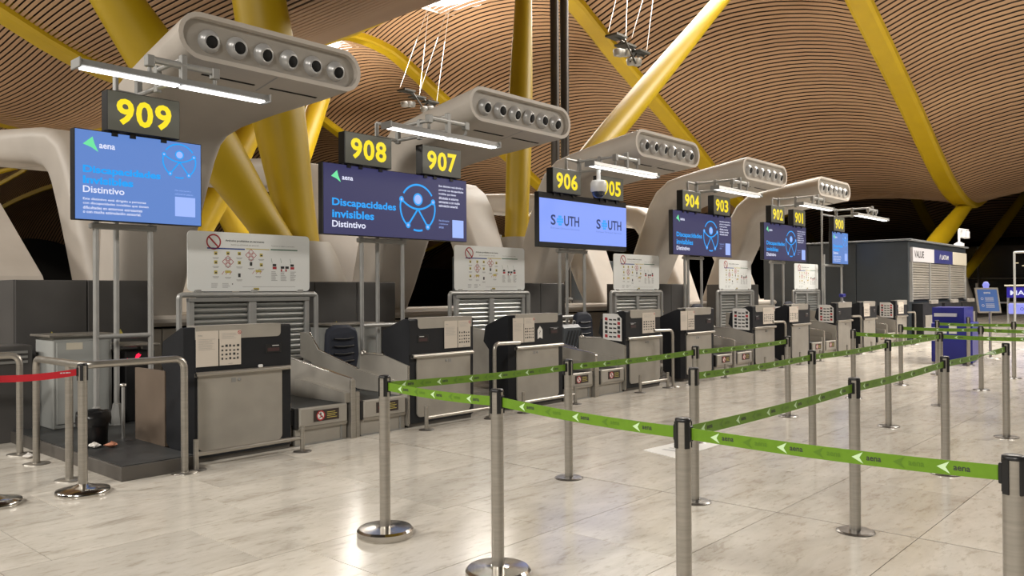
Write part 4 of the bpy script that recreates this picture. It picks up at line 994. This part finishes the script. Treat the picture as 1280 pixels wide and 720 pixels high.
def crumple(x, y, z, s, mt, label, seed):
    rng = random.Random(seed); m = MB(); rings = []
    for q in range(5):
        a0 = q/4; rad = s*math.sin(PI*min(max(a0, .06), .94)); rings.append([(x+rad*rng.uniform(.6, 1.3)*math.cos(a), y+rad*rng.uniform(.6, 1.3)*math.sin(a), z+s*.9*a0*rng.uniform(.8, 1.15)) for a in [2*PI*k/9 for k in range(9)]])
    for i in range(9): rings[0][i] = (rings[0][i][0], rings[0][i][1], z)
    m.loft(rings, True, False); tag(m.build('crumpled_tissue', mt), label, 'litter')
crumple(2.93, 7.66, .122, .055, tissue, 'crumpled white tissue at the left foot of the black bin', 1)
crumple(3.04, 7.58, .122, .055, tissue_o, 'crumpled orange wrapper at the right foot of the black bin', 2)
crumple(2.86, 7.72, .122, .03, tissue, 'small flat white scrap left of the tissue by the bin', 3)
crumple(2.59, 8.30, .0, .05, tissue, 'crumpled white paper on the floor by the left handrail', 4)
root = thing('floor_sheet', 'white printed sheet lying flat on the floor behind the foreground post', 'sheet', (6.8, 3.97, 0))
m = MB(); m.prism([(6.508, 4.198), (7.201, 4.139), (7.226, 3.777), (6.384, 3.775)], 'z', .0005, .006); sh = m.build('sheet', paperw, root)
m = MB()
for q in range(5): m.quad((6.62+.1*q, 3.85+.02*q, .007), X_, Y_, .05, .22-.03*(q % 3))
m.build('printed_marks', mat('faint_print', (.5, .5, .5), .6), sh)

# ================================================================== barrier posts with straps
def make_post(x, y, label, style='thin', h=.95, tall=True):
    root = thing('barrier_post', label, 'barrier post', (x, y, 0), 'steel queue barrier posts')
    r = .033
    m = MB(); m.lathe((x, y, 0), [(r, .01), (r, h-.012)], 22); p = m.build('pole', steel, root)
    if style == 'thick': pr = [(.165, 0), (.172, .012), (.172, .042), (.16, .055), (.06, .062), (.036, .066)]
    elif style == 'dome': pr = [(.185, 0), (.19, .015), (.185, .035), (.09, .055), (.036, .075)]
    else: pr = [(.112, 0), (.114, .006), (.10, .012), (.036, .014)]
    m = MB(); m.lathe((x, y, 0), pr, 36, 'z', style == 'dome'); m.build('base', chrome if style != 'thin' else disc_m, root)
    m = MB(); m.lathe((x, y, h-.014), [(r+.001, 0), (r+.002, .002), (r+.001, .012), (r-.006, .016), (.001, .016)], 22); cp = m.build('cap', blackp, root)
    for q in range(4):
        a = PI/4+q*PI/2+.25; dx, dy = math.cos(a), math.sin(a); sx, sy = -dy, dx; m = MB()
        V = [];
        for t, rr_ in ((-.011, r-.004), (.011, r-.004), (.011, r+.004), (-.011, r+.004)): V.append((x+dx*rr_+sx*t, y+dy*rr_+sy*t))
        m.prism(V, 'z', h-.125, h-.012); m.build('slot', blackp, cp)
    return root
def strap(post, a, b, h0, h1, mt, sag=.010, twist=0, prints=True, wd=.05):
    a = Vector((a[0], a[1], 0)); b = Vector((b[0], b[1], 0)); d = (b-a).normalized(); s = Vector((d.y, -d.x, 0)); L = (b-a).length
    a2 = a+d*.036; b2 = b-d*.036; n = 24; rings = []; th = .0012
    def frame(t):
        c = a2.lerp(b2, t); z = h0+(h1-h0)*t-sag*4*t*(1-t); ang = twist*max(0, min(1, (t-.45)/.4)); up = Z_*math.cos(ang)+s*math.sin(ang); nn = s*math.cos(ang)-Z_*math.sin(ang)
        return c+Z_*z, up, nn
    for k in range(n+1):
        c, up, nn = frame(k/n); rings.append([tuple(c+up*wd/2+nn*th), tuple(c-up*wd/2+nn*th), tuple(c-up*wd/2-nn*th), tuple(c+up*wd/2-nn*th)])
    m = MB(); m.loft(rings, True, False); so = m.build('strap', mt, post)
    hd = MB(); c, up, nn = frame(.0); hd.rbox(-.008, .008, -.014, .014, -.034, .034, .003)
    def place(mb, c): mb.v = [tuple(Vector(c)+d*v[0]+s*v[1]+Z_*v[2]) for v in mb.v]; return mb
    place(hd, c-d*.002); hd.build('strap_clip', blackp, post)
    hd = MB().rbox(-.008, .008, -.014, .014, -.034, .034, .003); c, up, nn = frame(1.0); place(hd, c+d*.002); hd.build('strap_clip', blackp, post)
    if not prints: return
    pr, dk, fd = MB(), MB(), MB(); cnt = max(2, int(L/.30))
    for k in range(cnt):
        t = (k+.5)/cnt
        for sg in (1, -1):
            c, up, nn = frame(t); u = d*sg; c2 = c+nn*sg*(th+.0008)
            c2n = c2
            q = [c2-u*.050, c2-u*.010+up*.021, c2-u*.022, c2-u*.008-up*.021]; pr.add(q, [(0, 3, 2, 1)] if True else [])
            dk.text('aena', c2+u*.002-up*.007, u, up, .052, .015, .02)
            if k < cnt-1:
                c, up, nn = frame((k+1)/cnt); c3 = c+nn*sg*(th+.0008); fd.add([c3-u*.050, c3-u*.010+up*.021, c3-u*.022, c3-u*.008-up*.021], [(0, 3, 2, 1)]); fd.text('aena', c3+u*.002-up*.007, u, up, .052, .015, .02)
    pr.build('printed_arrow', lime, so); dk.build('printed_name', ink, so); fd.build('printed_faint_mark', green_d, so)
GX = {1: 3.07, 2: 5.155, 3: 7.27, 4: 9.37, 5: 11.49, 6: 13.59, 7: 15.68, 8: 17.83}
GY = {1: 1.79, 2: 2.90, 3: 4.03}
PT = {'A': (3.20, 3.93), 'B': (3.12, 2.91), 'D': (3.07, 1.78), 'M': (3.067, .56), 'C': (5.16, 4.03), 'E': (5.155, 2.90), 'I': (5.155, 1.79), 'F': (7.20, 4.03), 'H': (7.284, 2.90), 'K': (7.25, 1.80),
      'G': (9.37, 4.02), 'J': (9.37, 2.89), 'L': (9.428, 1.78), 'O': (11.494, 4.0), 'Q': (11.468, 2.9), 'V': (11.49, 1.75), 'T2': (13.59, 1.75), 'P': (13.591, 4.0), 'R': (13.615, 2.89), 'U': (15.644, 4.0), 'S': (15.72, 2.85), 'W': (17.83, 4.0), 'Z': (17.83, 2.85), 'Y': (15.7, 1.7)}
lbl = {'A': 'steel post with heavy round base where two green straps meet, left of centre', 'B': 'steel post in front at the bottom centre, its thick base cut by the lower edge', 'D': 'largest foreground steel post right of centre', 'M': 'steel post cut by the lower right corner',
 'C': 'thin steel post standing free in the centre on a flat disc', 'E': 'steel post standing just behind the largest foreground post', 'I': 'steel post on a flat disc in the lower right floor area', 'F': 'steel post whose lower half hides behind the foreground post pair', 'H': 'steel post right of centre carrying the second green strap',
 'K': 'tall steel post at the right where two green straps join', 'G': 'steel post ending the rearmost long strap', 'J': 'steel post between the two middle straps, fourth in its line', 'L': 'steel post near the right edge with the twisted strap end', 'O': 'steel post at the left end of a level bright strap', 'Q': 'steel post where the slanting strap meets the level one',
 'V': 'steel post beyond the right edge of the level strap', 'P': 'thin distant steel post starting the second level strap', 'R': 'distant steel post in front of the blue box', 'U': 'far steel post left of the blue box front', 'S': 'far steel post near the right edge behind the twisted strap', 'W': 'far slim steel post before the blue box side', 'Z': 'farthest steel post by the right edge', 'Y': 'far steel post just past the right edge', 'T2': 'steel post past the right edge carrying the bright level strap'}
posts = {}
for kx, (x, y) in PT.items():
    posts[kx] = make_post(x, y, lbl[kx], 'thick' if kx in 'AB' else 'thin', .985 if kx in 'AB' else .95)
def S(a, b, **kw):
    ha = .92 if a in 'AB' else .888; hb = .92 if b in 'AB' else .888
    strap(posts[a], PT[a], PT[b], ha, hb, green, **kw)
for a, b in (('A', 'C'), ('C', 'F'), ('F', 'G'), ('B', 'A'), ('D', 'B'), ('D', 'M'), ('D', 'I'), ('I', 'K'), ('E', 'H'), ('H', 'J'), ('J', 'Q'), ('O', 'Q'), ('Q', 'V'), ('P', 'R'), ('R', 'T2'), ('U', 'S'), ('S', 'Y')): S(a, b)
S('K', 'L', twist=PI*.97, sag=.01)
N = make_post(2.40, 6.50, 'steel post on a domed disc with a red strap, before the platform', 'dome', .975)
N2 = make_post(1.84, 6.63, 'steel post whose domed disc peeks in at the left edge', 'dome', .975)
strap(N, (2.40, 6.50), (1.84, 6.63), .915, .895, red_strap, .012, prints=False)
m = MB(); dn = Vector((.974, -.226, 0))
for q, l_ in ((0, .016), (.02, .012), (.036, .02), (.06, .008)): m.quad(Vector((2.352, 6.509, .909))-dn*(.10-q), dn, Z_, l_, .008)
m.build('printed_text', lilacw, [c for c in N.children if c.name.startswith('strap') and 'clip' not in c.name][0])


# ================================================================== kiosk and things at the far right
root = thing('service_kiosk', 'dark kiosk with three rolled-down shutters under shop signs', 'kiosk', (28, 9, 0))
m = MB().rbox(24.85, 31.3, 7.08, 11.4, 1.15, 2.90, .02); m.box(24.85, 31.3, 7.08, 11.4, 0, 1.15); m.build('body', kiosk_m, root)
for y in (7.0, 8.45, 9.9): MB().rbox(24.82, 24.86, y+.09, y+1.52, .05, 2.86, .005).build('side_panel', kiosk_m, root)
MB().rbox(24.8, 31.35, 7.0, 11.45, 2.90, 2.95, .01).build('roof_edge', mat('roof_edge', (.16, .17, .18), .4), root)
for (a, b, mt, nmn) in ((24.98, 27.13, lilacw, 'white_sign'), (27.17, 29.25, indigo, 'indigo_sign'), (29.3, 31.05, cream, 'blank_sign')):
    fp = MB().rbox(a, b, 7.0, 7.08, 2.30, 2.71, .005).build(nmn, mt, root)
    if a < 25: MB().text('VALUE', (25.1, 6.998, 2.42), X_, Z_, .95, .20, .02).build('lettering', ink, fp)
    if 27 < a < 28:
        m = MB(); m.text('LATAM', (27.95, 6.998, 2.43), X_, Z_, .80, .14, .02); m.add([(27.72, 6.998, 2.40), (27.80, 6.998, 2.50), (27.84, 6.998, 2.62), (27.74, 6.998, 2.53)], [(0, 1, 2, 3)]); m.build('lettering', whitep, fp)
for (a, b) in ((24.98, 26.66), (26.76, 28.9), (29.0, 30.9)):
    for q in range(15):
        z = 1.20+.0725*q; m = MB(); prof = [(7.07, 0), (7.03, .012), (7.03, .055), (7.07, .070)]; m.loft([[(a, y, z+h) for y, h in prof], [(b, y, z+h) for y, h in prof]], False, False, False); m.build('shutter_slat', plate, root)
for a in (24.93, 26.71, 28.95, 30.95): MB().box(a-.04, a+.04, 7.0, 7.08, 1.15, 2.30).build('shutter_post', tube_m, root)
for c in (26.1, 28.4, 30.5):
    MB().rbox(c-1.0, c+.95, 6.78, 7.08, 0, 1.10, .01).build('counter', black, root); MB().rbox(c-.35, c+.35, 6.72, 6.80, 1.08, 1.19, .008).build('counter_cap', plate, root); MB().rbox(c-.8, c+.6, 6.765, 6.785, .1, .75, .008).build('counter_door', plate, root)
root = thing('roof_camera', 'white camera arm on the right corner of the kiosk roof', 'camera', (30.5, 7.1, 2.95))
m = MB(); m.tube(fillet([(30.5, 7.1, 2.95), (30.5, 7.1, 3.52), (31.7, 7.1, 3.55)], .1), .035, 8); m.lathe((30.5, 7.1, 2.95), [(.16, 0), (.16, .08), (.05, .14)], 12); m.build('arm', whitep, root)
for x in (31.0, 31.45): MB().rbox(x-.1, x+.1, 7.0, 7.2, 3.25, 3.5, .02).build('camera_head', whitep, root)
# blue self-service box
root = thing('blue_box', 'royal blue baggage sizer box with white labels behind the barriers', 'box', (18.6, 4.5, 0))
m = MB(); m.prism([(18.15, 4.0), (18.15, 4.75), (19.6, 4.95), (19.6, 4.2)], 'z', 0.02, .80); m.build('lower_body', blue_box, root)
m = MB(); m.prism([(18.6, 4.25), (18.6, 4.85), (19.6, 4.95), (19.6, 4.3)], 'z', .80, 1.12); m.build('upper_body', blue_box, root)
m = MB(); m.box(18.55, 18.6, 4.38, 4.80, .93, 1.0); m.build('white_label', whitep, root); MB().box(18.13, 18.15, 4.28, 4.42, .60, .76).build('white_label', whitep, root); MB().box(18.13, 18.15, 4.46, 4.60, .60, .66).build('white_label', whitep, root)
MB().box(18.05, 18.15, 4.66, 4.86, .45, .72).build('grey_label', lilacw, root)
root = thing('poster_stand', 'blue poster tilted in a steel frame on a single pole', 'sign stand', (19.98, 4.03, 0))
m = MB(); m.tube([(19.98, 4.06, .0), (19.98, 4.06, 1.0)], .03, 10); m.build('pole', steel, root)
m = MB(); m.lathe((19.98, 4.06, 0), [(.2, 0), (.2, .012), (.04, .02)], 20); m.build('base', steel, root)
dirv = Vector((-.30, -.954, 0)); du = Vector((.62, -.785, 0)); oo = Vector((19.98, 4.06, .98)); upv = Vector((-.16, .09, 1)).normalized()
def slab(mb, o, u, v, w_, h_, nrm, t): 
    a = [o, o+u*w_, o+u*w_+v*h_, o+v*h_]; b = [p+nrm*t for p in a]; mb.add(a+b, [(0, 1, 2, 3), (7, 6, 5, 4), (0, 4, 5, 1), (1, 5, 6, 2), (2, 6, 7, 3), (3, 7, 4, 0)])
nn_ = du.cross(upv).normalized()
m = MB(); slab(m, oo-du*.24, du, upv, .48, .55, -nn_, .03); fr = m.build('frame', steel, root)
m = MB(); slab(m, oo-du*.205+upv*.035+nn_*.004, du, upv, .41, .48, -nn_, .004); po = m.build('poster', poster_blue, root)
m = MB(); o2 = oo-du*.205+upv*.035+nn_*.006
m.text('aena', o2+du*.13+upv*.39, du, upv, .14, .035, .02)
for q in range(4): m.quad(o2+du*.14+upv*(.30-.025*q), du, upv, .18, .008); m.quad(o2+du*.14+upv*(.16-.025*q), du, upv, .18, .008)
m.ring(o2+du*.08+upv*.28, du, upv, .02, .028, n=14); m.ring(o2+du*.08+upv*.13, du, upv, .02, .028, n=14); m.build('printed_poster', whitep, po)
MB().lathe(tuple(oo+upv*.62), [(.05, -.07), (.07, 0), (.04, .06), (.001, .07)], 12).build('top_knob', sign_lil, root)
# glowing shop sign, handrail line, thin gantry and glass front at the far right
root = thing('shop_sign', 'glowing blue sign reading MA over a lilac panel, cut by the right edge', 'sign', (30.0, 5.3, 0))
MB().rbox(29.98, 30.06, 4.4, 5.62, 1.22, 1.55, .01).build('sign_box', mat('sign_dark', (.01, .008, .09), .3, emit=(.02, .012, .35), estr=.6), root)
m = MB(); m.text('MA', (29.97, 5.52, 1.30), Vector((0, -1, 0)), Z_, .40, .15, .02); m.build('letters', t_white, root)
m = MB(); m.rbox(29.98, 30.06, 4.4, 5.58, .70, 1.04, .03); lp = m.build('lilac_panel', sign_lil, root)
MB().ring((29.975, 5.2, .86), Vector((0, -1, 0)), Z_, .035, .05, n=16).build('panel_mark', sign_blue, lp)
MB().rbox(29.95, 30.08, 4.4, 5.68, 1.58, 1.63, .01).build('shelf_edge', cream, root)
for y in (5.6, 4.5): MB().box(30.06, 30.12, y-.03, y+.03, 0, 1.6).build('leg', grey_m, root)
root = thing('thin_gantry', 'thin pale metal gantry frame at the right edge', 'frame', (29.6, 5.3, 0))
m = MB(); m.tube(fillet([(29.6, 5.33, 0), (29.6, 5.33, 2.65), (29.6, 3.8, 2.65), (29.6, 3.8, 0)], .04), .035, 8); m.build('tube', tube_m, root)
root = thing('far_railing', 'pale horizontal railing before the dark glass front', 'railing', (60, 10, 0))
m = MB(); m.box(60, 60.08, 6.5, 16.0, .58, .68); m.build('rail', lilacw, root)
for y in (7, 9.0, 11, 12.9, 15): MB().box(60, 60.08, y-.06, y+.06, 0, .6).build('post', grey_m, root)
MB().box(59.9, 60.0, 12.85, 13.0, 0, 1.9).build('tall_post', tube_m, root)
root = thing('glass_front', 'dark night glass front with thin mullions behind the railing', 'glass front', (75, 10, 0))
for q in range(9): MB().box(75, 75.15, -8+4*q, -7.85+4*q, 0, 5.0).build('mullion', grey_m, root)
MB().box(75.02, 75.1, -8, 24.2, 2.3, 2.42).build('transom', grey_m, root)
for q in range(8): MB().box(75.06, 75.09, -7.84+4*q, -4.01+4*q, 0, 5.0).build('pane', glass_m, root)
for q in range(5):
    rng = random.Random(q); y = 11.0+rng.uniform(-1.5, 2.5); z = 2.7+rng.uniform(-.3, .9)
    MB().box(74.98, 75.02, y-.10, y+.10, z, z+.06).build('light_point', glow('painted_far_light', (1, .8, .5), 1.0) if 'painted_far_light' not in MATS else MATS['painted_far_light'], root)  # glowing chips on the glass stand in for reflections and outdoor lamps
bpy.context.view_layer.update()
